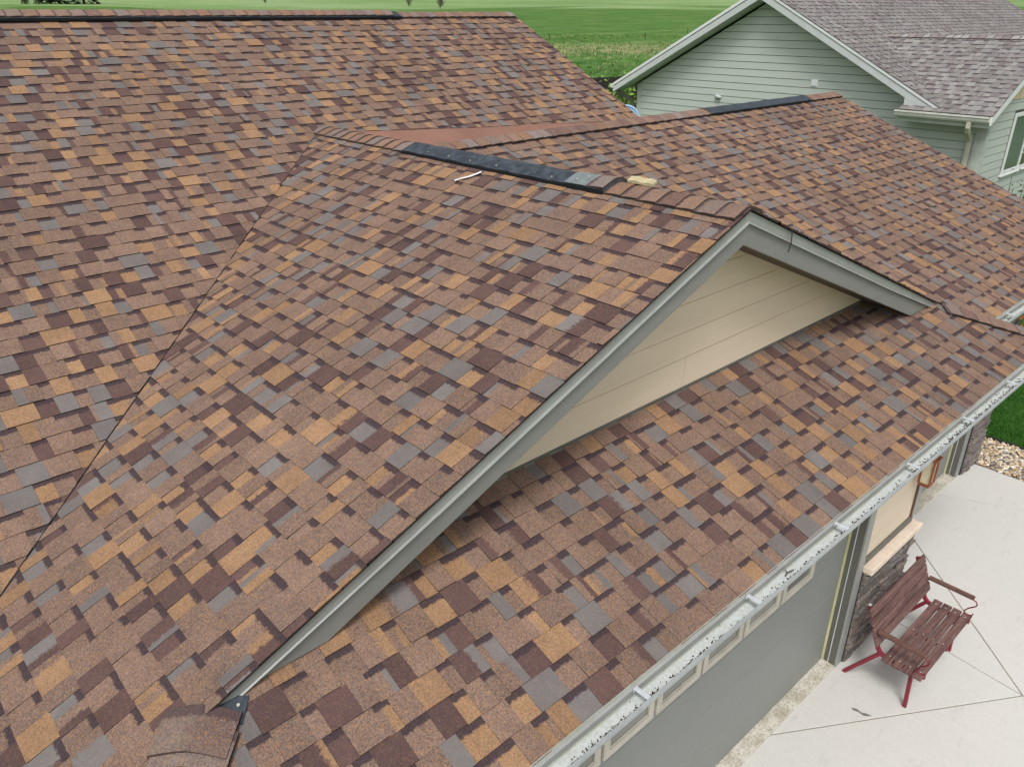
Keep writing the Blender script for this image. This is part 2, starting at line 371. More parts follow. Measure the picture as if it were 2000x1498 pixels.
# ------------------------------------------------------------------ shingled slopes
PAL = dict(brown=[(.212, .152, .120), (.198, .143, .114), (.226, .162, .127), (.190, .140, .114)], orange=[(.312, .200, .114), (.284, .183, .108), (.330, .214, .124)],
           grey=[(.176, .170, .164), (.166, .161, .156), (.190, .184, .177)], maroon=[(.112, .072, .068), (.100, .066, .063), (.124, .080, .074)])
PALN = dict(brown=[(.200, .182, .175), (.188, .172, .166), (.214, .196, .188)], orange=[(.272, .258, .240), (.255, .243, .229)], grey=[(.235, .227, .220), (.252, .244, .236)], maroon=[(.160, .136, .133), (.172, .148, .144)])
EXP = 0.143
PAL = {k: [(r*.89, g*.835, b*.825) for r, g, b in v] for k, v in PAL.items()}
def clip(poly, reg):
    for i in range(len(reg)):
        a, b = reg[i], reg[(i+1) % len(reg)]; ex, ey = b[0]-a[0], b[1]-a[1]; res = []
        if not poly: return []
        for j in range(len(poly)):
            p, q = poly[j], poly[(j+1) % len(poly)]
            dp = ex*(p[1]-a[1])-ey*(p[0]-a[0]); dq = ex*(q[1]-a[1])-ey*(q[0]-a[0])
            if dp >= 0: res.append(p)
            if (dp >= 0) != (dq >= 0): t = dp/(dp-dq); res.append((p[0]+(q[0]-p[0])*t, p[1]+(q[1]-p[1])*t))
        poly = res
    return poly
def area(p): return .5*sum(p[i][0]*p[(i+1) % len(p)][1]-p[(i+1) % len(p)][0]*p[i][1] for i in range(len(p)))
GR = dict(brown=1.0, orange=.85, grey=.30, maroon=.35)
def slope_pieces(O, u, v, regions, vref, seed, pal, jit=.0018, wmul=1.0, lift=0, weights=(46, 21, 17, 16)):
    """list of shingle pieces on a roof plane; O origin, u along course, v up slope; regions = convex polygons in (u,v), CCW"""
    rnd = random.Random(seed); O, u, v = Vector(O), Vector(u).normalized(), Vector(v).normalized(); n = u.cross(v)
    us = [p[0] for r in regions for p in r]; vs = [p[1] for r in regions for p in r]; u0, u1, v0, v1 = min(us), max(us), min(vs), max(vs)
    pieces = []; i0 = math.floor((v0-vref)/EXP); i1 = math.ceil((v1-vref)/EXP); ph = rnd.random()*9
    pick = lambda: rnd.choices(('brown', 'orange', 'grey', 'maroon'), weights)[0]
    for i in range(i0, i1):
        a, b = vref+i*EXP, vref+(i+1)*EXP; x = u0-.4*rnd.random(); rec = rnd.random() < .5; last = ''
        while x < u1:
            wd = (rnd.uniform(.065, .145) if rec else rnd.choice((rnd.uniform(.065, .11), rnd.uniform(.10, .15), rnd.uniform(.13, .185))))*wmul
            ja, jb = rnd.gauss(0, jit), 0
            wav = .0035*math.sin((x+wd/2)*1.1+ph+i*.9)+.002*math.sin((x+wd/2)*2.7+i)
            if not rec and rnd.random() < .02: ja -= .008
            rect = [(x, a+ja+wav), (x+wd, a+ja+wav+rnd.gauss(0, jit*.5)), (x+wd, b+.006), (x, b+.006)]
            ra = area(rect); cl = [clip(rect, r) for r in regions]; cl = [c for c in cl if len(c) > 2 and area(c) > 1e-4]
            if cl and abs(sum(area(c) for c in cl)-ra) < 1e-6: cl = [rect]
            c1 = pick()
            if c1 == last: c1 = 'brown'
            c2 = pick() if rnd.random() < .36 else c1
            if not cl: x += wd; rec = not rec; continue
            last = c2 if c2 != 'brown' else ''
            ca = rnd.choice(pal[c1]); cb = rnd.choice(pal[c2]) if c2 != c1 else ca
            k = rnd.uniform(.93, 1.07); ca = tuple(q*k for q in ca); cb = tuple(q*k for q in cb); spl = rnd.uniform(.2, .8)
            tl, th = ((.0045, .0015) if rec else (.0090, .0030)); tl += abs(rnd.gauss(0, .0012))
            for c in cl:
                pieces.append((O, u, v, n, c, (x, wd, a, EXP), tl+lift, th+lift, ca, cb, (spl, 1.0 if rec else 0.0), GR[c1], GR[c2]))
            x += wd; rec = not rec if rnd.random() < .90 else rec
    return pieces
class SB:
    """collects shingle pieces into one mesh with their colours as attributes"""
    def __init__(s): s.v = []; s.f = []; s.ca = []; s.cb = []; s.par = []; s.uv = []
    def face(s, idx, uvs, ca, cb, par): s.f.append(tuple(idx)); s.uv += uvs; s.ca.append(ca); s.cb.append(cb); s.par.append(par)
    def piece(s, P, off=None):
        O, u, v, n, c, (x, wd, a, e), tl, th, ca, cb, (spl, rec), ga, gb_ = P; ca = (*ca, ga); cb = (*cb, gb_); k = len(s.v); m = len(c); top = []; uv = []
        for (pu, pv) in c:
            t = (pv-a)/e; h = tl + (th-tl)*t; q = O + u*pu + v*pv + n*h; top.append(q); uv.append(((pu-x)/wd, t))
        off = off or Vector((0, 0, 0))
        bot = [q - n*(h_+.004) for q, h_ in zip(top, [tl+(th-tl)*(pv-a)/e for (_, pv) in c])]
        s.v += [tuple(q-off) for q in top] + [tuple(q-off) for q in bot]
        s.face([k+i for i in range(m)], uv, ca, cb, (spl, rec, 0))
        for i in range(m):
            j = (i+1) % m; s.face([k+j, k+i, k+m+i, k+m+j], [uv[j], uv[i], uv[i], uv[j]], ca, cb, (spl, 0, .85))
    def build(s, name, mat, parent, kind=None, loc=None):
        me = bpy.data.meshes.new(name); me.from_pydata(s.v, [], s.f); me.materials.append(M[mat])
        uvl = me.uv_layers.new(name='UV'); uvl.data.foreach_set('uv', [t for q in s.uv for t in q])
        for nm, d in (('ca', s.ca), ('cb', s.cb)):
            at = me.attributes.new(nm, 'FLOAT_COLOR', 'FACE'); at.data.foreach_set('color', [t for q in d for t in (q if len(q) == 4 else (*q, .9))])
        at = me.attributes.new('par', 'FLOAT_VECTOR', 'FACE'); at.data.foreach_set('vector', [t for q in s.par for t in q])
        o = bpy.data.objects.new(name, me); col.objects.link(o); o.parent = parent
        if loc: o.location = loc
        if kind: o['kind'] = kind
        return o
def scr_area(P):
    O, u, v, n, c = P[:5]; q = [px(O+u*a+v*b) for a, b in c]
    if None in q: return 0
    cx, cy = sum(t[0] for t in q)/len(q), sum(t[1] for t in q)/len(q)
    if not (0 <= cx <= 2000 and 0 <= cy <= 1498): return 0
    return abs(area(q))
def lay(pieces, parent, mat, nmax=300, big='shingle', stuff='shingle_field'):
    ar = sorted(range(len(pieces)), key=lambda i: -scr_area(pieces[i])); top = set(ar[:nmax]); sb = SB()
    for i, P in enumerate(pieces):
        if i in top:
            b = SB(); c = P[0] + P[1]*P[4][0][0] + P[2]*P[4][0][1]; b.piece(P, c); b.build(big, mat, parent, None, c)
        else: sb.piece(P)
    sb.build(stuff, mat, parent, 'stuff')
def cap_piece(sb, c0, axis, side, dn, w_, ln, colr, bend=.035, lift=0, butt=.010, back=.002, colr2=None, band=True):
    """one ridge cap bent over the ridge: c0 centre of the lower (butt) end, axis pointing up-lap, side unit horizontal, dn drop per metre of side"""
    axis = Vector(axis).normalized(); side = Vector(side); prof = []
    for i in range(-4, 5):
        t = i/4*w_; z = -dn*(math.sqrt(t*t+bend*bend)-bend) + .004; prof.append((t, z))
    k = len(sb.v); m = len(prof); L = ln+.02
    rows = ((0, butt), (ln*.45, lerp(butt, back, .45)+.003), (L, back))
    for (d, h) in rows:
        for (t, z) in prof: sb.v.append(tuple(Vector(c0) + axis*d + side*t + Vector((0, 0, z+h+lift))))
    for (t, z) in prof: sb.v.append(tuple(Vector(c0) + side*t + Vector((0, 0, z-.006+lift))))
    for rI in range(2):
        for i in range(m-1):
            a = k+rI*m+i
            sb.face([a, a+1, a+m+1, a+m], [(i/8, rows[rI][0]/ln), ((i+1)/8, rows[rI][0]/ln), ((i+1)/8, min(.99, rows[rI+1][0]/L)), (i/8, min(.99, rows[rI+1][0]/L))], colr, colr2 or colr, (.5, .75 if band else 0, 0))
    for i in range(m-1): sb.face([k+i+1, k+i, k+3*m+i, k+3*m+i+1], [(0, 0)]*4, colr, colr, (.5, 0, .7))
    for (i, s_) in ((0, 1), (m-1, -1)):
        dl = Vector((0, 0, -.012)); q = len(sb.v); sb.v += [tuple(Vector(sb.v[k+i])+dl), tuple(Vector(sb.v[k+2*m+i])+dl)]
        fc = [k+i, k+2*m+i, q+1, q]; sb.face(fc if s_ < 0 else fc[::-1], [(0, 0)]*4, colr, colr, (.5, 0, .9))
capcols = [(r*1.10, g_*1.07, b_*1.09) for r, g_, b_ in [(.190, .130, .100), (.175, .122, .098), (.205, .138, .100), (.165, .130, .112), (.20, .125, .085), (.15, .098, .085), (.18, .155, .14)]]
def cap_row(parent, p0, p1, side, dn, seed, w_=.15, lift=0, cols=capcols, mat='shingle', step=.143, skip=None, liftf=None):
    rnd = random.Random(seed); p0, p1 = Vector(p0), Vector(p1); d = (p1-p0); L = d.length; d.normalize(); i = 0
    while i*step < L-.02:
        if not (skip and skip(i*step)):
            sb = SB(); c = rnd.choice(cols); k = rnd.uniform(.92, 1.08); c = tuple(q*k for q in c); k2 = rnd.uniform(.88, 1.1); cap_piece(sb, Vector((rnd.gauss(0, .002), rnd.gauss(0, .002), 0)), d, side, dn, w_, step, c, lift=(liftf(i*step) if liftf else lift), colr2=tuple(q*k2 for q in c), butt=.010+rnd.random()*.003)
            sb.build('ridge_cap', mat, parent, None, p0+d*(i*step))
        i += 1

# ================================================================== THE HOUSE
s = .4054; q1 = math.sqrt(1+s*s); a_ = 3.4837; A0 = 3.5117; YE = -.8046; ZE = s*(YE-A0)
sM = .4756; qM = math.sqrt(1+sM*sM); YM0 = 4.861; YR = 7.007; ZR = sM*(YR-YM0); YB = 3.685; YBE = -.270; ZB = -.098; ZBE = ZB-s*(YB-YBE); XB = 8.26; XE = -ZE/s
house = thing('house', 'large house with multicoloured brown, orange and grey shingle roofs and a cream gable', 'house')
roof = B()
def zF(y): return s*(y-A0)
def zM(y): return sM*(y-YM0)
def yV(x): return YM0+x*s/sM      # plan line of the valley
dk = -.012
def deck(pts, t=.03): roof.prism([(x, y, z+dk) for x, y, z in pts], (0, 0, -t))
deck([(0, .03, 0), (0, YM0, 0), (-XE, yV(-XE), -s*XE), (-XE, YE-.0, -s*XE), (-a_, .03, -s*a_)])                 # left slope of the gable wing
deck([(0, .03, 0), (a_, .03, -s*a_), (XE, YE, -s*XE), (XE, 1.0, -s*XE), (0, YM0, 0)])                            # right slope
deck([(-XE, YE, ZE), (XE, YE, ZE), (a_, .012, zF(.012)), (3.08, .37, zF(.37)), (-3.08, .37, zF(.37)), (-a_, .012, zF(.012))])   # pent slope
deck([(-5.6, yV(-5.2), zM(yV(-5.2))), (-5.2, yV(-5.2), zM(yV(-5.2))), (0, YM0, 0), (0, YR, ZR), (-5.6, YR, ZR)])                # main slope left
deck([(0, 4.209, zM(4.209)), (4.32, 4.209, zM(4.209)), (4.49, YR, ZR), (0, YR, ZR)])                                # main slope right
deck([(-5.6, YR, ZR), (4.49, YR, ZR), (4.49, 10.5, zM(2*YR-10.5)), (-5.6, 10.5, zM(2*YR-10.5))])                 # main back slope
deck([(.45, YB, ZB), (XB-.02, YB, ZB), (XB-.02, YBE, ZBE), (4.25, YBE, ZBE)])                                            # right wing front slope
deck([(.45, YB, ZB), (.45, 4.21, ZB-s*(4.21-YB)), (XB-.02, 4.21, ZB-s*(4.21-YB)), (XB-.02, YB, ZB)])                        # right wing back slope
roof = roof.build('roof', 'deck', house)

vF = (0, 1, s); vM = (0, 1, sM); vL = (1, 0, s)
def uvF(x, y): return (x, y*q1)               # planes that rise toward the back
def uvM(x, y): return (x, y*qM)
def uvL(x, y): return (-y, x*q1)              # the slope that rises toward +X
pcs = []
# left slope of the gable wing, laid over the main slope at the valley
rg = [[uvL(0, -.012), uvL(0, YM0-.008), uvL(-XE-.03, yV(-XE-.03)-.020), uvL(-XE-.03, -.012)], [uvL(-a_+.0, -.012), uvL(-XE-.03, -.012), uvL(-XE-.03, YE-.03)]]
rg = [r if area(r) > 0 else r[::-1] for r in rg]
pcs += slope_pieces((0, 0, 0), (0, -1, 0), vL, rg, -.215-40*EXP, 11, PAL, lift=.006)
rg = [[uvF(-XE-.02, YE-.022), uvF(XE+.02, YE-.022), uvF(a_, 0), uvF(3.13, .350), uvF(-3.13, .350), uvF(-a_, 0)]]
pcs += slope_pieces((0, 0, zF(0)), (1, 0, 0), vF, rg, (YE-.022)*q1, 12, PAL)
rg = [[uvM(-5.3, yV(-5.3)+.010), uvM(0, YM0+.010), uvM(0, YR), uvM(-5.3, YR)], [uvM(0, 4.74), uvM(1.84, 4.575), uvM(4.42, 4.30), uvM(4.52, YR), uvM(0, YR)]]
pcs += slope_pieces((0, 0, zM(0)), (1, 0, 0), vM, rg, YM0*qM+2.070-70*EXP, 13, PAL)
rg = [[uvF(.28, YB-.04), uvF(4.22, YBE-.02), uvF(XB, YBE-.02), uvF(XB, YB), uvF(.28, YB)]]
pcs += slope_pieces((0, 0, ZB-s*YB), (1, 0, 0), vF, rg, (YBE-.02)*q1, 14, PAL)
# front strip of the far slope, whose cut edge shows above the right rake
rg = [[(-.012, -a_*q1), (.9, -a_*q1), (.9, 0), (-.012, 0)]]
pcs += slope_pieces((0, 0, 0), (0, 1, 0), (-1, 0, s), [[(p, q) for p, q in rg[0]]], -.215-40*EXP, 15, PAL, lift=.003, jit=.010)
lay(pcs, roof, 'shingle')
b = B(); xa, xb = -.03, -5.1  # dark strips added along the valley, painting its shadow line
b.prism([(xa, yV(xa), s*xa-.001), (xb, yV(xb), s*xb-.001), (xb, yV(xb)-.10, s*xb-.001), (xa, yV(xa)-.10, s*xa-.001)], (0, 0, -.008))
b.prism([(xa, yV(xa), s*xa-.001), (xa, yV(xa)+.10, zM(yV(xa)+.10)-.001), (xb, yV(xb)+.10, zM(yV(xb)+.10)-.001), (xb, yV(xb), s*xb-.001)], (0, 0, -.008)); b.build('valley_shade_strip', 'edging', house)
# membrane over the dead valley between the main roof and the right wing
mb = B(); T = .008
mp = [(.06, 4.80), (1.84, 4.625), (4.40, 4.34)]
for (x0, y0), (x1, y1) in zip(mp[:-1], mp[1:]):
    mb.poly([(x0, y0, zM(y0)-.002), (x0, 4.24, zM(4.24)+.02), (x1, 4.24, zM(4.24)+.02), (x1, y1, zM(y1)-.002)])
    mb.poly([(x0, 4.24, zM(4.24)+.02), (x0, 3.84, ZB-s*(3.84-YB)+T), (x1, 3.84, ZB-s*(3.84-YB)+T), (x1, 4.24, zM(4.24)+.02)])
mb.poly([(.0, 4.84, zM(4.84)), (.06, 4.2, -s*.06+T), (.7, 4.1, ZB-s*(4.1-YB)+.03), (.06, 4.80, zM(4.80))])
mb.build('valley_membrane', 'membrane', house)
# ridge caps
def dlift(d):   # over the vent roll the caps ride higher
    y = d+.0
    return .024 if .90 < y < 1.20 else 0
cap_row(house, (0, .0, .004), (0, YM0-.12, .004), (1, 0, 0), s, 21, skip=lambda d: 1.10 < d < 3.22, liftf=dlift)
cap_row(house, (XB-.03, YB, ZB+.004), (.22, YB, ZB+.004), (0, 1, 0), s, 22, skip=lambda d: .90 < d < 3.36)
cap_row(house, (4.47, YR, ZR+.004), (-5.3, YR, ZR+.004), (0, 1, 0), sM, 23, liftf=lambda d: .024 if d > 2.02 else 0)
hd = Vector((-1, 1, 0)).normalized(); hs_ = Vector((1, 1, 0)).normalized()
cap_row(house, (XE, YE, ZE+.004), (a_+.05, -.05+.01, -s*a_-.02+.004), tuple(hs_), s*.707, 24)
hsl = Vector((1, -1, 0)).normalized()
cap_row(house, (-XE, YE, ZE+.006), (-a_-.12, -.11, -s*(a_+.12)+.006), tuple(hsl), s*.707, 25)
# the loose cap below the rake end
sb = SB(); hax = Vector((1, 1, s)).normalized()
cap_piece(sb, (0, 0, 0), hax, hsl, s*.707, .150, .17, (.185, .140, .118), lift=.006, butt=.018, colr2=(.165, .112, .096))
o = sb.build('slipped_cap', 'shingle', house, None, Vector((-3.60, -.095, -s*3.60+.004))); o['label'] = 'slipped hip cap shingle lifted off at the rake end'
b = B(); b.prism([(-3.54, -.035, zF(-.035)+.012), (-3.38, -.10, zF(-.10)+.012), (-3.31, -.02, zF(-.02)+.012), (-3.39, .03, zF(.03)+.012)], (0, 0, -.008)); b.build('flashing', 'black', house)
def nails(parent, pts):
    for p in pts:
        b = B(); b.tube([p, (p[0], p[1], p[2]+.006)], .0065, 8); b.build('nail', 'nail', parent)
nails(house, [(-3.362, -.035, zF(-.035)+.014)])
# black ridge vents
def vent(p0, p1, side, h=.024, w_=.150):
    p0, p1, side = Vector(p0), Vector(p1), Vector(side); d = p1-p0; n = 28; b = B(); e = B(); rnd = random.Random(3)
    prof = lambda t: -s*(math.sqrt(t*t+.02**2)-.02)
    ts = [-w_, -w_*.6, -w_*.25, 0, w_*.25, w_*.6, w_]
    rows = []
    for i in range(n+1):
        c = p0+d*(i/n); wob = .004*math.sin(i*1.7)+rnd.gauss(0, .0012); k = len(b.v); rows.append(k)
        for t in ts: b.v.append(tuple(c + side*(t*(1+wob*3)) + Vector((0, 0, prof(t)+h+wob*.6))))
    for i in range(n):
        for j in range(len(ts)-1): b.f.append((rows[i]+j, rows[i+1]+j, rows[i+1]+j+1, rows[i]+j+1)); b.mi.append(0)
    for i in (0, n):
        k = rows[i]; q = len(b.v); b.v += [tuple(Vector(b.v[k+j])-Vector((0, 0, .014))) for j in range(len(ts))]
        for j in range(len(ts)-1): b.f.append((k+j, k+j+1, q+j+1, q+j)); b.mi.append(0)
    top = b.build('ridge_vent', 'black', house, 0, True)
    L = d.length; m = int(L/.022); dd = d.normalized()
    for sg in (-1, 1):
        for i in range(m):      # the ribbed open edge
            c = p0+dd*(i*.022+.004)+side*(sg*w_*.985)+Vector((0, 0, prof(w_)+h-.016)); wdt = dd*.012; o_ = side*(sg*.014); 
            e.hexa([c, c+wdt, c+wdt+o_, c+o_, c+Vector((0, 0, .014)), c+wdt+Vector((0, 0, .014)), c+wdt+o_+Vector((0, 0, .009)), c+o_+Vector((0, 0, .009))])
        c = p0+side*(sg*w_*.93)+Vector((0, 0, prof(w_)+h-.024)); e.hexa([c, c+d, c+d+side*sg*.020, c+side*sg*.020, c+Vector((0, 0, .012)), c+d+Vector((0, 0, .012)), c+d+side*sg*.020+Vector((0, 0, .012)), c+side*sg*.020+Vector((0, 0, .012))])
    e.build('ribbed_edge', 'black_edge', top)
    return top
v1 = vent((0, 1.00, .004), (0, 3.28, .004), (1, 0, 0))
nails(v1, [(-.105, y, -s*.105+.030) for y in (2.96, 2.69, 2.42, 2.11, 1.69, 1.52)])
vent((7.31, YB, ZB+.004), (4.77, YB, ZB+.004), (0, 1, 0))
vent((2.44, YR, ZR+.002), (-5.3, YR, ZR+.002), (0, 1, 0), .022, .165)
# clear release film on the first cap over the vent, with its nails
sb_ = B()
for i in range(-4, 4):
    t0, t1 = i/4*.15, (i+1)/4*.15; pf = lambda t: -s*(math.sqrt(t*t+.03**2)-.03)+.004+.032
    sb_.poly([(t0, 1.12, pf(t0)), (t1, 1.12, pf(t1)), (t1, 1.36, pf(t1)-.002), (t0, 1.36, pf(t0)-.002)][::-1])
fo = sb_.build('release_film', 'film', house, 0, True)
nails(fo, [(-.10, 1.28, -s*.10+.046), (-.06, 1.21, -s*.06+.05)])

# ---- gable end: rakes, soffit, siding
YFa = .012
def rake(sg):
    D = .215
    def pt(x, dz, y=YFa): return (sg*x, y, -s*x-dz)
    zc = zF(YFa)+.014
    # fascia board, cut where it lands on the pent slope
    xa = (-.068-zc)/s; xb = (-D-zc)/s
    b = B(); pts = [pt(0, .068), pt(xa, .068), pt(xb, D), pt(0, D)]
    if sg < 0: pts = pts[::-1]
    b.prism(pts, (0, .03, 0)); b.build('rake_fascia', 'trim', house, .003)
    # metal drip edge with its rolled foot
    b = B(); xt = 3.465
    n = 3
    for i in range(n):
        x0, x1 = xt*i/n, xt*(i+1)/n+ (.03 if i < n-1 else 0); o_ = -.004-.0012*(i % 2)
        b.hexa([pt(x0, .070, YFa-.006+o_), pt(x1, .070 if i < n-1 else .055, YFa-.006+o_), pt(x1, .070 if i < n-1 else .055, YFa), pt(x0, .070, YFa), pt(x0, .010, YFa-.004+o_), pt(x1, .010, YFa-.004+o_), pt(x1, .010, YFa), pt(x0, .010, YFa)])
        b.hexa([pt(x0, .082, YFa-.016+o_), pt(x1, .082 if i < n-1 else .062, YFa-.016+o_), pt(x1, .080 if i < n-1 else .06, YFa), pt(x0, .080, YFa), pt(x0, .070, YFa-.008+o_), pt(x1, .070 if i < n-1 else .055, YFa-.008+o_), pt(x1, .070, YFa), pt(x0, .070, YFa)])
    b.build('drip_edge', 'drip', house)
    # soffit and the bead where it meets the siding
    b = B(); b.hexa([pt(0, D-.01, YFa+.03), pt(3.02, D-.01, YFa+.03), pt(3.02, D-.01, .37), pt(0, D-.01, .37), pt(0, D-.03, YFa+.03), pt(3.02, D-.03, YFa+.03), pt(3.02, D-.03, .37), pt(0, D-.03, .37)]); b.build('soffit', 'soffit', house)
    b = B(); b.hexa([pt(0, D+.014, .340), pt(2.75, D+.014, .340), pt(2.75, D+.014, .362), pt(0, D+.014, .362), pt(0, D-.009, .345), pt(2.75, D-.009, .345), pt(2.75, D-.009, .362), pt(0, D-.009, .362)]); b.build('soffit_bead', 'wframe', house)
rake(1); rake(-1)
# cream lap siding boards
zs = [-1.285, -1.048, -.860, -.660, -.460, -.260, -.20]
YS = .36
for i in range(6):
    z0, z1 = zs[i]+(.006 if i else 0), zs[i+1]
    def xm(z): return max(.02, (-z-.20)/s)
    for (l, r) in ((-1, 1),) if i else ((-1, 0), (0, 1)):
        xl0 = -xm(z0) if l < 0 else .012; xl1 = -xm(z1) if l < 0 else .012; xr0 = xm(z0) if r > 0 else .008; xr1 = xm(z1) if r > 0 else .008
        b = B(); f, bk = YS-.024, YS-.020
        b.hexa([(xl0, f, z0), (xr0, f, z0), (xr0, YS+.02, z0), (xl0, YS+.02, z0), (xl1, bk, z1), (xr1, bk, z1), (xr1, YS+.02, z1), (xl1, YS+.02, z1)])
        b.build('siding_board', 'cream', house)
B().box((-2.85, YS-.034, -1.303), (2.85, YS+.01, -1.287)).build('siding_trim', 'trim', house)
b = B(); b.prism([(-2.85, YS-.006, zF(YS-.006)+.016), (2.85, YS-.006, zF(YS-.006)+.016), (2.85, YS-.03, zF(YS-.03)+.012), (-2.85, YS-.03, zF(YS-.03)+.012)], (0, 0, .014)); b.build('step_flashing', 'casing', house)
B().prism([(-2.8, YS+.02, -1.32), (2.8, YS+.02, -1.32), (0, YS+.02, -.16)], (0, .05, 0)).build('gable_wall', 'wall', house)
b = B(); b.tube([(.505, -.010, -.200), (.500, -.022, -.235), (.495, -.026, -.29), (.488, -.020, -.345)], .004, 6); b.build('hanging_wire', 'wire', house)

# ---- gutters
def gutter(x0, x1, ye, ze, hang, name='gutter', seed=1):
    pf = [(-.002, .004), (-.010, -.062), (-.018, -.072), (-.088, -.076), (-.103, -.050), (-.108, -.026), (-.122, -.020), (-.122, -.008), (-.104, -.008)]
    b = B(); y0 = ye-.006
    for k in range(len(pf)-1):
        (y_a, z_a), (y_b, z_b) = pf[k], pf[k+1]; mi = 1 if k == 2 else (2 if k >= 5 else 0)
        n = 14
        for i in range(n):
            xa, xb = lerp(x0, x1, i/n), lerp(x0, x1, (i+1)/n)
            b.poly([(xa, y0+y_a, ze+z_a), (xb, y0+y_a, ze+z_a), (xb, y0+y_b, ze+z_b), (xa, y0+y_b, ze+z_b)], mi)
    g = b.build(name, ['gutter', 'gfloor', 'lip'], house)
    so_ = g.modifiers.new('solid', 'SOLIDIFY'); so_.thickness = .0025; so_.offset = 0
    # drip flange hanging from under the shingles into the trough
    b = B(); b.hexa([(x0, ye+.06, ze+.012), (x1, ye+.06, ze+.012), (x1, ye-.026, ze-.046), (x0, ye-.026, ze-.046), (x0, ye+.06, ze+.015), (x1, ye+.06, ze+.015), (x1, ye-.024, ze-.019), (x0, ye-.024, ze-.019)]); b.build('drip_flange', 'drip', house)
    for x in hang:
        h = B(); h.hexa([(x-.013, y0-.02, ze-.012), (x+.013, y0-.02, ze-.012), (x+.013, y0-.110, ze-.016), (x-.013, y0-.110, ze-.016), (x-.013, y0-.02, ze-.006), (x+.013, y0-.02, ze-.006), (x+.013, y0-.110, ze-.008), (x-.013, y0-.110, ze-.008)])
        h.box((x-.014, y0-.028, ze-.030), (x+.014, y0-.0205, ze-.0125)); h.build('gutter_hanger', 'hanger', g, .002)
    # grit and leaf scraps lying in the trough
    rnd = random.Random(seed); d = B()
    for i in range(int(6000*(x1-x0)/6)):
        x = rnd.uniform(x0, x1); dens = .5+.5*math.sin(x*2.1+.6)*math.sin(x*5.3); far = sm((x-.2)/3)
        if rnd.random() > .10+.55*max(0, dens)+.35*sm((-.6-x)/1.5): continue
        y = y0-.087+abs(rnd.gauss(0, .008 + .012*rnd.random()**3 + .025*far*rnd.random())) ; y = min(y, y0-.022); z = ze-.071+max(0, (y0-.090-y))*1.8
        r = rnd.choice((.0018, .0025, .0035, .003+.003*far*rnd.random())); a = rnd.uniform(0, 3.14); c_, s__ = math.cos(a)*r*1.6, math.sin(a)*r*1.6
        mi = rnd.choices((0, 1, 2), (70-40*far, 10+25*far, 10+35*far))[0]
        d.prism([(x-c_, y-s__, z+.004), (x+s__*.5, y-c_*.5, z+.006), (x+c_, y+s__, z+.003), (x-s__*.5, y+c_*.5, z+.004)], (0, 0, -.006), mi)
    d.build('gutter_debris', ['debris', 'lip', 'bark'], g, 0, False, 'stuff')
    return g
gutter(-XE-.03, XE+.03, YE-.012, ZE, [-2.82, -1.88, -.953, .008, 1.027, 2.02, 2.976, 3.95], seed=4)
gutter(4.30, XB+.02, YBE-.012, ZBE, [4.60, 5.6, 6.6, 7.6], seed=9)
b = B(); b.tube([(-.60, -.870, ZE-.062), (-.57, -.865, ZE-.056), (-.53, -.880, ZE-.050)], .004, 5); b.tube([(-.57, -.865, ZE-.056), (-.56, -.845, ZE-.054)], .003, 5)
tag(b.build('twig', 'bark'), 'small dark twig lying in the front gutter', 'twig')

# ---- walls, garage doors, casings, stone
WY0 = -.37; CX = 3.10; BY = .16
B().box((-3.9, WY0, GZ-.1), (-2.98, WY0+.15, -1.95)).build('wall', 'cream', house)
B().box((-2.98, WY0, -2.42), (1.93, WY0+.20, -1.95)).build('wall', 'cream', house)          # over the double door
B().box((1.96, WY0, GZ-.1), (CX, WY0+.18, -1.95)).build('wall', 'cream', house)          # between the doors
B().box((CX-.15, WY0+.18, GZ-.1), (CX, BY, -1.95)).build('wall', 'cream', house)
B().box((CX, BY, -2.42), (6.98, BY+.2, -1.75)).build('wall', 'cream', house)
B().box((6.31, BY, GZ-.1), (6.98, BY+.2, -2.42)).build('wall', 'cream', house)
B().box((CX, BY, GZ-.1), (4.0, BY+.2, -2.42)).build('wall', 'cream', house)
B().box((6.82, BY+.2, GZ-.1), (6.98, 5.5, -1.78)).build('wall', 'cream', house)
B().box((-3.95, WY0+.15, GZ-.1), (-3.85, 2.5, -1.9)).build('wall', 'cream', house)
B().box((-4.0, YE+.04, -1.90), (XE-.08, BY, -1.87)).build('soffit', 'soffit', house)
B().box((4.4, YBE+.02, -1.83), (XB-.1, BY+.1, -1.80)).build('soffit', 'soffit', house)
def garage_door(x0, x1, yd, label):
    d = bpy.data.objects.new('garage_door', None); col.objects.link(d); d.parent = house; d['label'] = label
    n = 5; h = 2.15/n
    for i in range(n):
        z0 = GZ+.01+i*h; B().box((x0, yd, z0+.003), (x1, yd+.045, z0+h-.003)).build('door_panel', 'door', d, .004)
    k = int((x1-x0-.1)/.531)
    for i in range(k):
        xb = x1-.636-i*.531 if k > 5 else x1-.08-i*.531; xa = xb-.50; z0, z1 = GZ+1.365, GZ+1.70
        b = B(); t = .055
        b.box((xa, yd-.022, z0), (xb, yd, z0+t)).box((xa, yd-.022, z1-t), (xb, yd, z1)).box((xa, yd-.022, z0+t), (xa+t, yd, z1-t)).box((xb-t, yd-.022, z0+t), (xb, yd, z1-t))
        b.box((xa+t, yd-.014, z0+t), (xb-t, yd-.004, z0+t+.014)).box((xa+t, yd-.014, z0+t+.014), (xa+t+.014, yd-.004, z1-t))
        f = b.build('door_window', 'wframe', d, .003); g_ = B(); g_.box((xa+t, yd-.008, z0+t), (xb-t, yd-.003, z1-t)); g_.build('pane', 'glass_d', d)
    return d
garage_door(-2.96, 1.920, -.25, 'wide grey double garage door with a row of small windows')
garage_door(4.02, 6.275, .29, 'single grey garage door past the stone corner')
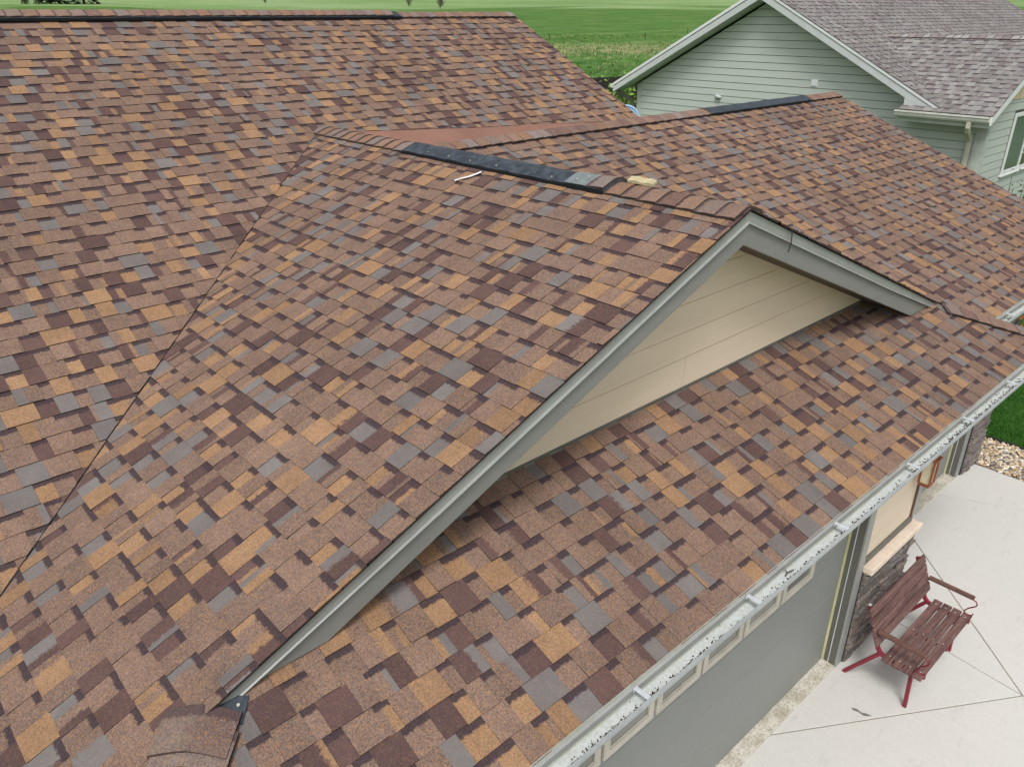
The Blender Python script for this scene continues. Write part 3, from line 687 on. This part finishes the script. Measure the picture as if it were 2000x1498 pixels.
def casing(x, yd, yf, top):
    B().box((x, yd-.018, GZ), (x+.02, yd, top)).build('weather_seal', 'seal', house)
    B().box((x+.012, yd-.060, GZ), (x+.03, yd-.019, top)).build('door_stop', 'casing', house)
    B().box((x+.008, yd-.066, GZ), (x+.03, yd-.060, top)).build('casing_bead', 'bead', house)
    B().box((x+.014, yf, GZ), (x+.04, yd-.066, top)).build('casing_jamb', 'casing', house)
    B().box((x+.014, yf-.018, GZ), (x+.125, yf, top)).build('casing_face', 'drip', house, .003)
casing(1.920, -.25, -.375, -1.95); casing(6.275, .29, .160, -1.78)
B().box((-3.1, -.385, GZ-.02), (1.932, -.245, GZ+.022)).build('door_apron', 'apron', house, .008)
B().box((3.95, .145, GZ-.02), (6.285, .295, GZ+.022)).build('door_apron', 'apron', house, .008)
# ledge stone facing: every stone on its own
def stones(x0, x1, yf, z0, z1, seed, hmin=.035, hmax=.085):
    B().box((x0, yf-.03, z0), (x1, yf, z1)).build('stone_backing', 'mortar', house)
    host = house.children[-1]; rnd = random.Random(seed); z = z0
    while z < z1-.02:
        h = min(rnd.uniform(hmin, hmax), z1-z); x = x0
        while x < x1-.02:
            wd = min(rnd.uniform(.10, .30), x1-x)
            if x1-x-wd < .05: wd = x1-x
            dp = rnd.uniform(.012, .055); j = lambda k=.010: rnd.uniform(-k, k)
            xa, xb, za, zb = x+.004, x+wd-.004, z+.003, z+h-.003; b = B(); yb_ = yf-.03
            b.hexa([(xa, yb_-dp*.6+j(), za+j(.004)), (xb, yb_-dp*.6+j(), za+j(.004)), (xb, yb_+.003, za), (xa, yb_+.003, za), (xa+j(.008), yb_-dp+j(), zb+j(.004)), (xb+j(.008), yb_-dp+j(), zb+j(.004)), (xb, yb_+.003, zb), (xa, yb_+.003, zb)])
            b.build('stone', 'stone', host, .007); x += wd
        z += h
stones(2.05, CX+.01, WY0, GZ, -3.53, 31, .05, .12)
stones(6.41, 7.0, BY, GZ, -1.8, 32)
xs = [2.05, 2.40, 2.76, 3.13]
for i in range(3): B().box((xs[i]+.002, WY0-.105, -3.53), (xs[i+1]-.002, WY0, -3.465)).build('sill_stone', 'sill', house, .008)
B().box((2.05, WY0-.016, -3.465), (CX-.03, WY0, -3.39)).build('panel_trim', 'casing', house)
B().box((CX-.07, WY0-.020, -3.39), (CX+.022, WY0, -1.95)).build('corner_board', 'drip', house); B().box((CX, WY0, -3.53), (CX+.022, WY0+.08, -1.95)).build('corner_board', 'drip', house)
B().box((CX-.090, WY0-.018, -3.39), (CX-.072, WY0-.003, -1.95)).build('panel_trim', 'brown_pipe', house)
# copper wall lantern beside the corner
ln = thing('wall_lantern', 'small copper framed lantern on the cream wall under the gutter', 'lantern')
cx, cy, cz = 2.88, -.47, -2.90
b = B(); hw = .05
b.prism([(cx-hw-.02, cy-hw-.02, cz+.26), (cx+hw+.02, cy-hw-.02, cz+.26), (cx+hw+.02, cy+hw+.02, cz+.26), (cx-hw-.02, cy+hw+.02, cz+.26)], (0, 0, .02)); b.box((cx-.05, cy-.05, cz+.28), (cx+.05, cy+.05, cz+.31)); b.build('cap', 'copper', ln, .004)
B().box((cx-hw, cy-hw, cz-.02), (cx+hw, cy+hw, cz+.01)).build('base', 'copper', ln, .004)
for sx in (-1, 1):
    for sy in (-1, 1): B().box((cx+sx*hw-.008, cy+sy*hw-.008, cz+.01), (cx+sx*hw+.008, cy+sy*hw+.008, cz+.26)).build('post', 'copper', ln)
B().box((cx-hw+.01, cy-hw+.01, cz+.01), (cx+hw-.01, cy+hw-.01, cz+.26)).build('glass', 'lampglass', ln)
B().box((cx-.04, cy+hw, cz+.08), (cx+.04, WY0, cz+.17)).build('wall_mount', 'copper', ln, .004)

# ---- loose things on the roof
b = B(); pth = [(-.356, 2.306), (-.32, 2.28), (-.28, 2.23), (-.24, 2.20), (-.20, 2.176)]
for (p, q) in zip(pth[:-1], pth[1:]):
    hz = lambda x: s*x+.026
    b.hexa([(p[0]-.006, p[1]-.012, hz(p[0])), (q[0]-.006, q[1]-.012, hz(q[0])), (q[0]+.006, q[1]+.012, hz(q[0])), (p[0]+.006, p[1]+.012, hz(p[0])),
            (p[0]-.006, p[1]-.012, hz(p[0])+.004), (q[0]-.006, q[1]-.012, hz(q[0])+.004), (q[0]+.006, q[1]+.012, hz(q[0])+.004), (p[0]+.006, p[1]+.012, hz(p[0])+.004)])
tag(b.build('plastic_strip', 'ribbon'), 'thin white torn plastic strip below the black ridge vent', 'plastic strip')
b = B()
for i in range(13):
    y = .715+i*.0165; z = .030+.003*math.sin(i*.9)
    b.hexa([(.0, y, z), (.06, y+.012, z+.018), (.06, y+.022, z+.018), (.0, y+.010, z), (-.003, y, z+.010), (.057, y+.012, z+.028), (.057, y+.022, z+.028), (-.003, y+.010, z+.010)])
b.hexa([(.002, .715, .022), (.062, .727, .040), (.062, .94, .040), (.002, .925, .022), (.0, .715, .027), (.06, .727, .045), (.06, .94, .045), (.0, .925, .027)])
tag(b.build('corrugated_offcut', 'yellow'), 'cream corrugated plastic offcut lying on the gable ridge', 'plastic offcut')

# ================================================================== BENCH
bench = thing('park_bench', 'park bench with brown slats and dark red metal frame on the concrete', 'bench')
def bz(h): return GZ+h
BT = (-.552, .855); BB = (-.685, .50)        # back line: top and bottom (y, height)
for x in (1.955, 2.965):
    path = [(x, BT[0], bz(BT[1])), (x, lerp(BT[0], BB[0], .5), bz(lerp(BT[1], BB[1], .5))), (x, BB[0], bz(BB[1])), (x, -.705, bz(.45)), (x, -.74, bz(.415)), (x, -.79, bz(.400)), (x, -.86, bz(.398)), (x, -1.0, bz(.408)), (x, -1.125, bz(.418))]
    f = B().tube(path, .017, 4, 0, True).build('side_frame', 'red', bench, .003)
    B().tube([(x, -.73, bz(.412)), (x, -.465, bz(0))], .016, 4, 0, True).build('leg', 'red', bench, .003)
    B().tube([(x, -1.015, bz(.40)), (x, -1.035, bz(0))], .016, 4, 0, True).build('leg', 'red', bench, .003)
B().box((1.94, BT[0]-.012, bz(BT[1])), (1.97, BT[0]+.012, bz(BT[1]+.008))).build('tube_cap', 'hanger', bench)
for i in range(4):
    y = -.775-i*.0885; z = bz(.416+i*.003)
    B().box((1.865, y-.078, z), (3.035, y, z+.024)).build('seat_slat', 'slat', bench, .004)
dirb = Vector((0, BT[0]-BB[0], BT[1]-BB[1])).normalized(); n_ = Vector((0, -dirb.z, dirb.y)); top_ = Vector((0, BT[0], bz(BT[1])))
for i in range(4):
    p0 = top_ - dirb*(i*.096) + n_*.017; p1 = p0 - dirb*.083
    b = B(); b.hexa([(1.880, p1.y, p1.z), (3.035, p1.y, p1.z), (3.035, p0.y, p0.z), (1.880, p0.y, p0.z)] + [(x, q.y+n_.y*.022, q.z+n_.z*.022) for x, q in ((1.880, p1), (3.035, p1), (3.035, p0), (1.880, p0))]); b.build('back_slat', 'slat', bench, .004)
for x in (1.930, 3.020):
    B().box((x-.026, -1.095, bz(.640)), (x+.026, -.68, bz(.664))).build('armrest', 'armwood', bench, .004)
    st = [(x, -.615, bz(.655)), (x, -.68, bz(.634)), (x, -1.08, bz(.634)), (x, -1.115, bz(.625)), (x, -1.132, bz(.60)), (x, -1.125, bz(.575)), (x, -1.07, bz(.52)), (x, -1.045, bz(.478)), (x, -1.055, bz(.455)), (x, -1.085, bz(.449)), (x, -1.115, bz(.459)), (x, -1.122, bz(.485))]
    B().tube(st, .0065, 6).build('arm_strap', 'red', bench, 0, True)
B().tube([(2.45, -.77, bz(.402)), (2.45, -1.125, bz(.408))], .012, 4, 0, True).build('centre_brace', 'red', bench)
for x in (1.955, 2.45, 2.965):
    for i in range(4):
        y = -.814-i*.0885; z = bz(.4405+i*.003); B().tube([(x, y, z-.002), (x, y, z+.002)], .0055, 8).build('bolt', 'hanger', bench)

# ================================================================== NEIGHBOUR
nb = thing('neighbour_house', 'sage green house with grey shingle roof and white framed window', 'house')
X1 = 11.5; XR = 11.1; AY, AZ = 6.943, 1.477; sn = .514; sL = .535; qn = math.sqrt(1+sn*sn); WX, WZ, wn = 10.98, -.545, .50; RX = 13.3; RZ = WZ+wn*(RX-WX); WY = 2.24; FY = 2.46
nz = lambda y: AZ-(sn if y < AY else sL)*abs(y-AY)
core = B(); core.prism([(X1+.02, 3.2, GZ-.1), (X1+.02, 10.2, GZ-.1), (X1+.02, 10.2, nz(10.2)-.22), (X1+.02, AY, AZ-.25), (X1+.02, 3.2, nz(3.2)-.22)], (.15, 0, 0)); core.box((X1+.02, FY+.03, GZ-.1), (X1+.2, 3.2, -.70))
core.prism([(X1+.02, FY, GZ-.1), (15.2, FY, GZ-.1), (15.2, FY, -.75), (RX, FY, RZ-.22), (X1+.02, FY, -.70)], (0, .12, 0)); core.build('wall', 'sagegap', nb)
# lap siding on the gable side, board by board
e = .142; z = GZ
i = 0
while z < AZ-.25:
    zt = z+e
    def yl(zz): return 2.72
    ymax = min(10.12, AY+(AZ-.26-z)/sL); ymaxt = min(10.12, AY+(AZ-.26-zt)/sL)
    ymin = max(2.58, AY-(AZ-.26-z)/sn) if z > -.66 else 2.58; ymint = max(2.58, AY-(AZ-.26-zt)/sn) if z > -.66 else 2.58
    ymaxt = max(ymaxt, ymint+.01); ymax = max(ymax, ymin+.02)
    if z > -2.6:
        b = B(); b.hexa([(X1-.020, ymin, z+.010), (X1+.02, ymin, z+.010), (X1+.02, ymax, z+.010), (X1-.020, ymax, z+.010), (X1-.012, ymint, zt), (X1+.02, ymint, zt), (X1+.02, ymaxt, zt), (X1-.012, ymaxt, zt)]); b.build('siding_board', 'sage', nb)
    z += e
z = GZ+1.3
while z < -.40:
    zt = z+e
    for (xa, xb) in (((11.59, 12.81), (14.75, 15.1)) if -1.85 < z < -.66 else ((11.59, 15.1),)):
        b = B(); b.hexa([(xa, FY-.020, z+.009), (xb, FY-.020, z+.009), (xb, FY, z+.009), (xa, FY, z+.009), (xa, FY-.014, zt), (xb, FY-.014, zt), (xb, FY, zt), (xa, FY, zt)]); b.build('siding_board', 'sage', nb)
    z += e
# tan shakes in the front gable
for r in range(6):
    z0 = -.37+r*.17; xw = RX-(RZ-.22-z0)/wn
    x = max(11.6, xw)
    while x < 14.9:
        wd = .20; zr = min(z0+.18, RZ-.24-abs(x+.1-RX)*wn)
        if zr-z0 > .06: B().box((x+.003, FY-.035-.004*(r % 2), z0-.008*((int(x*31)) % 3)), (x+wd-.003, FY, zr)).build('shake', 'tan', nb)
        x += wd
B().box((X1-.030, FY-.06, GZ), (X1+.012, FY+.12, -.69)).build('corner_board', 'sagetrim', nb); B().box((X1+.013, FY-.058, GZ), (X1+.09, FY-.021, -.69)).build('corner_board', 'sagetrim', nb)
B().box((X1-.022, 10.06, GZ), (X1+.012, 10.18, nz(10.15)-.25)).build('corner_board', 'sagetrim', nb)
# roof decks
rf = B()
def dkn(pts, t=.06): rf.prism([(x, y, z-.012) for x, y, z in pts], (0, 0, -t))
dkn([(XR, AY, AZ), (XR, 2.95, nz(2.95)), (24, 2.95, nz(2.95)), (24, AY, AZ)]); dkn([(XR, AY, AZ), (24, AY, AZ), (24, 10.66, nz(10.66)), (XR, 10.66, nz(10.66))])
yv = AY-(AZ-RZ)/sn
dkn([(WX, WY+.02, WZ), (RX, WY+.02, RZ), (RX, yv, RZ), (XR+.25, 3.74, WZ+wn*.37), (WX, 3.79, WZ)]); dkn([(RX, WY, RZ), (RX+2.3, WY, RZ-2.3*wn), (RX+2.3, 3.6, RZ-2.3*wn), (RX, yv, RZ)])
nroof = rf.build('roof', 'deck', nb)
pn = []
rg = [[(XR-.02, 2.95*qn), (RX+.3, 2.95*qn), (24, 4.4*qn), (24, AY*qn), (XR-.02, AY*qn)]]
pn += slope_pieces((0, 0, AZ-sn*AY), (1, 0, 0), (0, 1, sn), rg, AY*qn-60*EXP, 41, PALN, weights=(40, 22, 26, 12))
qw = math.sqrt(1+wn*wn)
rg = [[(-3.80, WX*qw), (-WY+.01, WX*qw), (-WY+.01, (XR+.3)*qw), (-3.74, (XR+.3)*qw)], [(-3.80, (XR+.3)*qw), (-WY+.01, (XR+.3)*qw), (-WY+.01, RX*qw), (-yv, RX*qw)]]
pn += slope_pieces((0, 0, WZ-wn*WX), (0, -1, 0), (1, 0, wn), rg, WX*qw, 42, PALN, lift=.004, weights=(40, 22, 26, 12))
lay(pn, nroof, 'shingle_n')
ncap = [(.27, .225, .21), (.36, .33, .30), (.22, .18, .175), (.32, .30, .29)]
cap_row(nb, (RX, WY, RZ+.004), (RX, yv, RZ+.004), (1, 0, 0), wn, 43, .13, 0, ncap, 'shingle_n')
# rake boards, drip, eave returns
def nrake(sg, ln_):
    b = B(); k_ = sn if sg < 0 else sL; P_ = lambda d, dz, x: (x, AY+sg*d, AZ-k_*d-dz)
    pts = [P_(0, .02, XR), P_(ln_, .02, XR), P_(ln_, .20, XR), P_(0, .21, XR)]
    b.prism(pts if sg > 0 else pts[::-1], (.03, 0, 0)); b.build('rake_board', 'rakeboard', nb, .004)
    pts = [P_(0, .0, XR-.014), P_(ln_, .0, XR-.014), P_(ln_, .06, XR-.014), P_(0, .06, XR-.014)]
    b = B(); b.prism(pts if sg > 0 else pts[::-1], (.014, 0, 0)); b.build('rake_drip', 'white', nb)
    b = B(); b.hexa([P_(0, .20, XR+.03), P_(ln_, .20, XR+.03), P_(ln_, .20, X1), P_(0, .20, X1), P_(0, .18, XR+.03), P_(ln_, .18, XR+.03), P_(ln_, .18, X1), P_(0, .18, X1)]); b.build('rake_soffit', 'sagetrim', nb)
nrake(1, 3.68); nrake(-1, 3.92)
B().prism([(XR+.002, 3.77, -.34), (XR+.002, 3.40, -.50), (XR+.002, 3.77, -.50)], (.30, 0, 0)).build('eave_return', 'rakeboard', nb)
b = B(); b.prism([(WX, WY-.01, WZ+.006), (RX, WY-.01, RZ+.006), (RX, WY-.01, RZ-.16), (WX, WY-.01, WZ-.15)], (0, .03, 0)); b.build('rake_board', 'white', nb, .003)
b = B(); b.prism([(RX, WY, RZ-.005), (RX+2.3, WY, RZ-2.3*wn-.005), (RX+2.3, WY, RZ-2.3*wn-.15), (RX, WY, RZ-.16)], (0, .03, 0)); b.build('rake_board', 'white', nb, .003)
# neighbour gutter with rolled front, fascia and soffit
b = B(); gy0, gy1 = WY+.01, 3.82
pf = [(.03, -.0), (.03, -.105), (-.05, -.105), (-.075, -.075), (-.082, -.035), (-.10, -.025), (-.10, -.0), (-.085, -.0), (-.085, -.012)]
for (x_a, z_a), (x_b, z_b) in zip(pf[:-1], pf[1:]): b.poly([(WX+x_a, gy0, WZ+z_a), (WX+x_a, gy1, WZ+z_a), (WX+x_b, gy1, WZ+z_b), (WX+x_b, gy0, WZ+z_b)])
for y in (gy0, gy1): b.poly([(WX+x, y, WZ+z_) for x, z_ in pf])
ng = b.build('gutter', 'ngutter', nb); m_ = ng.modifiers.new('solid', 'SOLIDIFY'); m_.thickness = .003
B().box((WX+.03, gy0, WZ-.19), (WX+.055, gy1, WZ-.02)).build('fascia', 'sagetrim', nb); B().box((WX+.055, gy0+.05, WZ-.17), (X1, gy1, WZ-.155)).build('soffit', 'sagetrim', nb)
b = B(); b.tube([(WX-.03, 2.56, WZ-.10), (WX-.03, 2.56, WZ-.20), (WX+.02, 2.57, WZ-.26), (WX+.38, 2.64, WZ-.40), (WX+.455, 2.645, WZ-.48), (WX+.455, 2.645, GZ+.2)], .036, 4, 0, True); b.build('downspout', 'downspout', nb, .008)
b = B(); b.tube([(11.15, 10.60, -.56), (11.18, 10.57, -.64), (11.43, 10.26, -.90), (11.45, 10.24, -.97), (11.45, 10.24, -3)], .03, 4, 0, True); b.build('downspout', 'casing', nb, .006)
B().box((XR-.01, 10.60, -.60), (12.5, 10.72, -.51)).build('gutter', 'ngutter', nb, .01)
# wall fittings
b = B(); b.box((X1-.03, 5.65, -.31), (X1-.008, 5.80, -.175)); b.box((X1-.045, 5.67, -.29), (X1-.03, 5.78, -.195)); b.build('vent_cover', 'white', nb, .004)
b = B(); b.tube([(X1-.01, 7.93, -.634), (X1-.07, 7.93, -.645)], .045, 12); b.tube([(X1-.02, 7.87, -.63), (X1-.09, 7.84, -.655)], .03, 10); b.build('floodlight', 'rakeboard', nb, 0, True)
# window in the front wall
wx0, wx1, wz0, wz1, fy = 12.84, 14.70, -1.76, -.645, FY-.016
f = B(); t = .07
f.box((wx0, fy-.03, wz0), (wx1, fy, wz0+t)).box((wx0, fy-.03, wz1-t), (wx1, fy, wz1)).box((wx0, fy-.03, wz0+t), (wx0+t, fy, wz1-t)).box((wx1-t, fy-.03, wz0+t), (wx1, fy, wz1-t)).box((13.74, fy-.025, wz0+t), (13.80, fy, wz1-t))
f.box((wx0-.03, fy-.05, wz0-.03), (wx1+.03, fy, wz0-.001))
wo = f.build('window', 'white', nb, .004)
B().box((wx0+t, fy-.008, wz0+t), (13.74, fy+.004, wz1-t)).build('pane', 'glass_n', wo); B().box((13.80, fy-.014, wz0+t), (wx1-t, fy-.002, wz1-t)).build('pane', 'glass', wo)
g_ = B()
for i in range(1, 4): g_.box((13.80, fy-.018, wz0+t+i*.245-.008), (wx1-t, fy-.0145, wz0+t+i*.245+.008))
for i in range(1, 3): g_.box((13.80+i*.29-.008, fy-.022, wz0+t), (13.80+i*.29+.008, fy-.0185, wz1-t))
g_.build('muntin', 'white', wo)

# ================================================================== YARD THINGS
fn = thing('wooden_fence', 'dark stained wooden privacy fence at the edge of the green field', 'fence')
x = 17.0; i = 0; rnd = random.Random(8)
while x < 26.0:
    y = 18; zb = tz(x, y); top = -1.12+rnd.uniform(-.02, .02)
    b = B(); wd = .135
    b.prism([(x, y, zb), (x+wd, y, zb), (x+wd, y, top-.03), (x+wd-.03, y, top), (x+.03, y, top), (x, y, top-.03)], (0, .018, 0)); b.build('picket', 'fence', fn); x += .142; i += 1
for zz in (-1.36, -2.6): B().box((17.0, 18.02, zz), (26.0, 18.06, zz+.09)).build('rail', 'fence', fn)
for k in range(5): B().box((17.0+k*2.2, 18.06, -3.2), (17.1+k*2.2, 18.16, -1.16)).build('post', 'fence', fn)
def leafy(name, label, cat, base, h, spread, n, lsize, lmat, stems=5, seed=1, smat='bark', group=None):
    t = thing(name, label, cat, group); rnd = random.Random(seed); bx, by, bz_ = base; st = B(); lf = B()
    for i in range(stems):
        a = rnd.uniform(0, 6.28); r = spread*rnd.uniform(.2, 1); hh = h*rnd.uniform(.7, 1); p = [Vector((bx, by, bz_-.05)), Vector((bx+math.cos(a)*r*.4, by+math.sin(a)*r*.4, bz_+hh*.55)), Vector((bx+math.cos(a)*r, by+math.sin(a)*r, bz_+hh))]
        st.tube(p, .008+.008*h, 5, 0, False, .003)
        for k in range(n//stems):
            f_ = rnd.uniform(.25, 1.02); q = p[0].lerp(p[1], f_*2) if f_ < .5 else p[1].lerp(p[2], f_*2-1); q = q + Vector((rnd.gauss(0, spread*.2), rnd.gauss(0, spread*.2), rnd.gauss(0, h*.05)))
            d = Vector((rnd.gauss(0, 1), rnd.gauss(0, 1), rnd.gauss(0, .7))).normalized(); e_ = d.cross(Vector((rnd.gauss(0, 1), rnd.gauss(0, 1), rnd.gauss(0, 1)))).normalized(); L = lsize*rnd.uniform(.6, 1.3)
            lf.poly([q, q+d*L*.5+e_*L*.25, q+d*L, q+d*L*.5-e_*L*.25])
    st.build('stem', smat, t); lf.build('foliage', lmat, t); return t
leafy('young_tree', 'bright green leafy sapling between dark fence and sage house', 'tree', (14.5, 13.0, tz(14.5, 13.0)), 2.95, .75, 1300, .15, 'leaf', 9, 4)
leafy('twiggy_shrub', 'sparse brown twiggy shrub below the white framed window', 'shrub', (12.30, 1.95, GZ), 3.02, .30, 420, .07, 'leaf_brown', 9, 6)
leafy('rust_grass', 'clump of rust coloured foliage on the lawn past the right gutter', 'plant', (13.2, 1.64, GZ), .45, .5, 260, .09, 'rust', 10, 9)
dish = thing('satellite_dish', 'pale blue grey round satellite dish showing past the main roof edge', 'satellite dish')
dc = Vector((5.4, 5.45, -.41)); dn_ = Vector((-.72, -.62, .30)).normalized(); du = dn_.cross(Vector((0, 0, 1))).normalized(); dv_ = du.cross(dn_); b = B(); rings = []
for k, (r, d) in enumerate(((0, .045), (.07, .04), (.135, .025), (.195, .0), (.210, .004), (.210, -.010), (.19, -.012))):
    rings.append([b.v.append(tuple(dc - dn_*d + (du*math.cos(a)+dv_*math.sin(a))*r)) or len(b.v)-1 for a in [2*math.pi*i/36 for i in range(36)]])
for k in range(len(rings)-1):
    for i in range(36): j = (i+1) % 36; b.f.append((rings[k][i], rings[k][j], rings[k+1][j], rings[k+1][i])); b.mi.append(0)
b.build('reflector', 'blue', dish, 0, True)
B().tube([dc-dn_*.05, dc-dn_*.16-Vector((0, 0, .1)), Vector((5.35, 5.62, -1.4)), Vector((5.35, 5.62, GZ))], .02, 8).build('mast', 'drip', dish)
B().tube([dc-dv_*.19, dc-dv_*.16+dn_*.24], .012, 6).build('arm', 'drip', dish); B().box(tuple(dc-dv_*.16+dn_*.24-Vector((.03, .03, .03))), tuple(dc-dv_*.16+dn_*.24+Vector((.03, .03, .03)))).build('receiver', 'drip', dish, .006)

# far conifers and bare bushes on the hillside
def ray_ground(az, el):
    d = Vector((math.sin(R(az))*math.cos(R(el)), math.cos(R(az))*math.cos(R(el)), math.sin(R(el)))); t = 60
    while t < 2500:
        p = CAM+d*t
        if p.z < tz(p.x, p.y): return p
        t += 3
    return p
def conifer(p, h, w_, seed, label):
    t = thing('conifer', label, 'tree', 'dark trees on the far hillside'); rnd = random.Random(seed)
    B().tube([p-Vector((0, 0, .3)), p+Vector((0, 0, h*.9))], .035*h, 6, 0, False, .006*h).build('trunk', 'bark', t); c = B()
    for k in range(1500):
        f_ = rnd.random()**.8; r = w_*(1-f_)*math.sqrt(rnd.random())+.05*w_; a = rnd.uniform(0, 6.28); q = p+Vector((math.cos(a)*r, math.sin(a)*r, h*(.015+.98*f_))); L = .09*h*rnd.uniform(.5, 1.2)
        d = Vector((math.cos(a), math.sin(a), rnd.uniform(-.5, .2))); e_ = Vector((-math.sin(a), math.cos(a), rnd.gauss(0, .3)))
        c.poly([q-e_*L*.4, q+d*L, q+e_*L*.4, q-d*L*.3])
    c.build('crown', 'leaf_dark', t)
fars = [(13.05, .44, 8, 2.2, 'small dark conifer, leftmost of the hillside trees'), (13.75, .44, 10, 2.8, 'small dark conifer second from left on the hillside'), (14.35, .46, 24, 5.5, 'broad dark conifer third from left on the far hillside'), (14.85, .46, 22, 5.0, 'dark conifer touching the broad one on the far hillside'), (16.1, .45, 26, 8.5, 'broad dark conifer, rightmost on the far hillside')]
for i, (az, el, h, w_, lab) in enumerate(fars): conifer(ray_ground(az, el), h, w_, 50+i, lab)
for (az, el, h, lab, sd_) in ((37.65, .19, 9, 'bare grey bush on the hill above the main ridge', 1), (35.6, .33, 6, 'smaller bare grey bush left of the taller hillside bush', 2), (26.5, .50, 5, 'low grey scrub on the hill above the black vent', 3)):
    p = ray_ground(az, el); leafy('bare_bush', lab, 'bush', tuple(p), h, h*.45, 600, h*.09, 'greybush', 10, sd_, group='bare bushes on the far hillside')
for (az, el, lab) in ((44.92, -1.74, 'thin field post nearest the main roof edge'), (51.3, -1.67, 'reddish thin field post in the middle of the meadow'), (54.04, -1.35, 'pale thin field post beside the neighbour roof edge')):
    p = ray_ground(az, el); tag(B().box((p.x-.06, p.y-.06, p.z-.2), (p.x+.06, p.y+.06, p.z+.95)).prism([(p.x-.06, p.y-.06, p.z+.95), (p.x+.06, p.y-.06, p.z+.95), (p.x+.06, p.y+.06, p.z+.95), (p.x-.06, p.y+.06, p.z+.95)], (0, 0, .05)).build('field_post', 'bark'), lab, 'post', 'posts in the meadow')

# rough tufts standing in the meadow
tf = B(); rnd = random.Random(12)
for k in range(9000):
    az = R(rnd.uniform(40, 58)); r = 26+rnd.random()**.8*130; x, y = CAM.x+r*math.sin(az), CAM.y+r*math.cos(az)
    if y < 18.6: continue
    cl = mnoise.noise((x*.06, y*.06, 7)); band = math.exp(-((r-96)/13)**2)
    if rnd.random() > .25+.9*max(0, cl)+.5*band: continue
    z = tz(x, y); h = rnd.uniform(.12, .30)*(1+.5*band); mi = 1 if rnd.random() < .08+.45*band else (2 if rnd.random() < .3 else 0)
    for j in range(5):
        a = rnd.uniform(0, 6.28); dx, dy = math.cos(a)*.035, math.sin(a)*.035; ox, oy = rnd.gauss(0, .14), rnd.gauss(0, .14); lx, ly = rnd.gauss(0, .1), rnd.gauss(0, .1)
        tf.poly([(x+ox-dx, y+oy-dy, z-.02), (x+ox+dx, y+oy+dy, z-.02), (x+ox+lx, y+oy+ly, z+h*rnd.uniform(.6, 1.1))], mi)
M['straw'] = leafmat('straw', (.34, .32, .16), (.42, .38, .22)); M['meadow'] = leafmat('meadow', (.065, .145, .030), (.11, .20, .045)); M['meadow_dark'] = leafmat('meadow_dark', (.040, .105, .022), (.06, .13, .03))
tag(tf.build('meadow_tufts', ['meadow', 'straw', 'meadow_dark'], None, 0, False, 'stuff'), 'rough green and straw tufts across the meadow', 'grass')
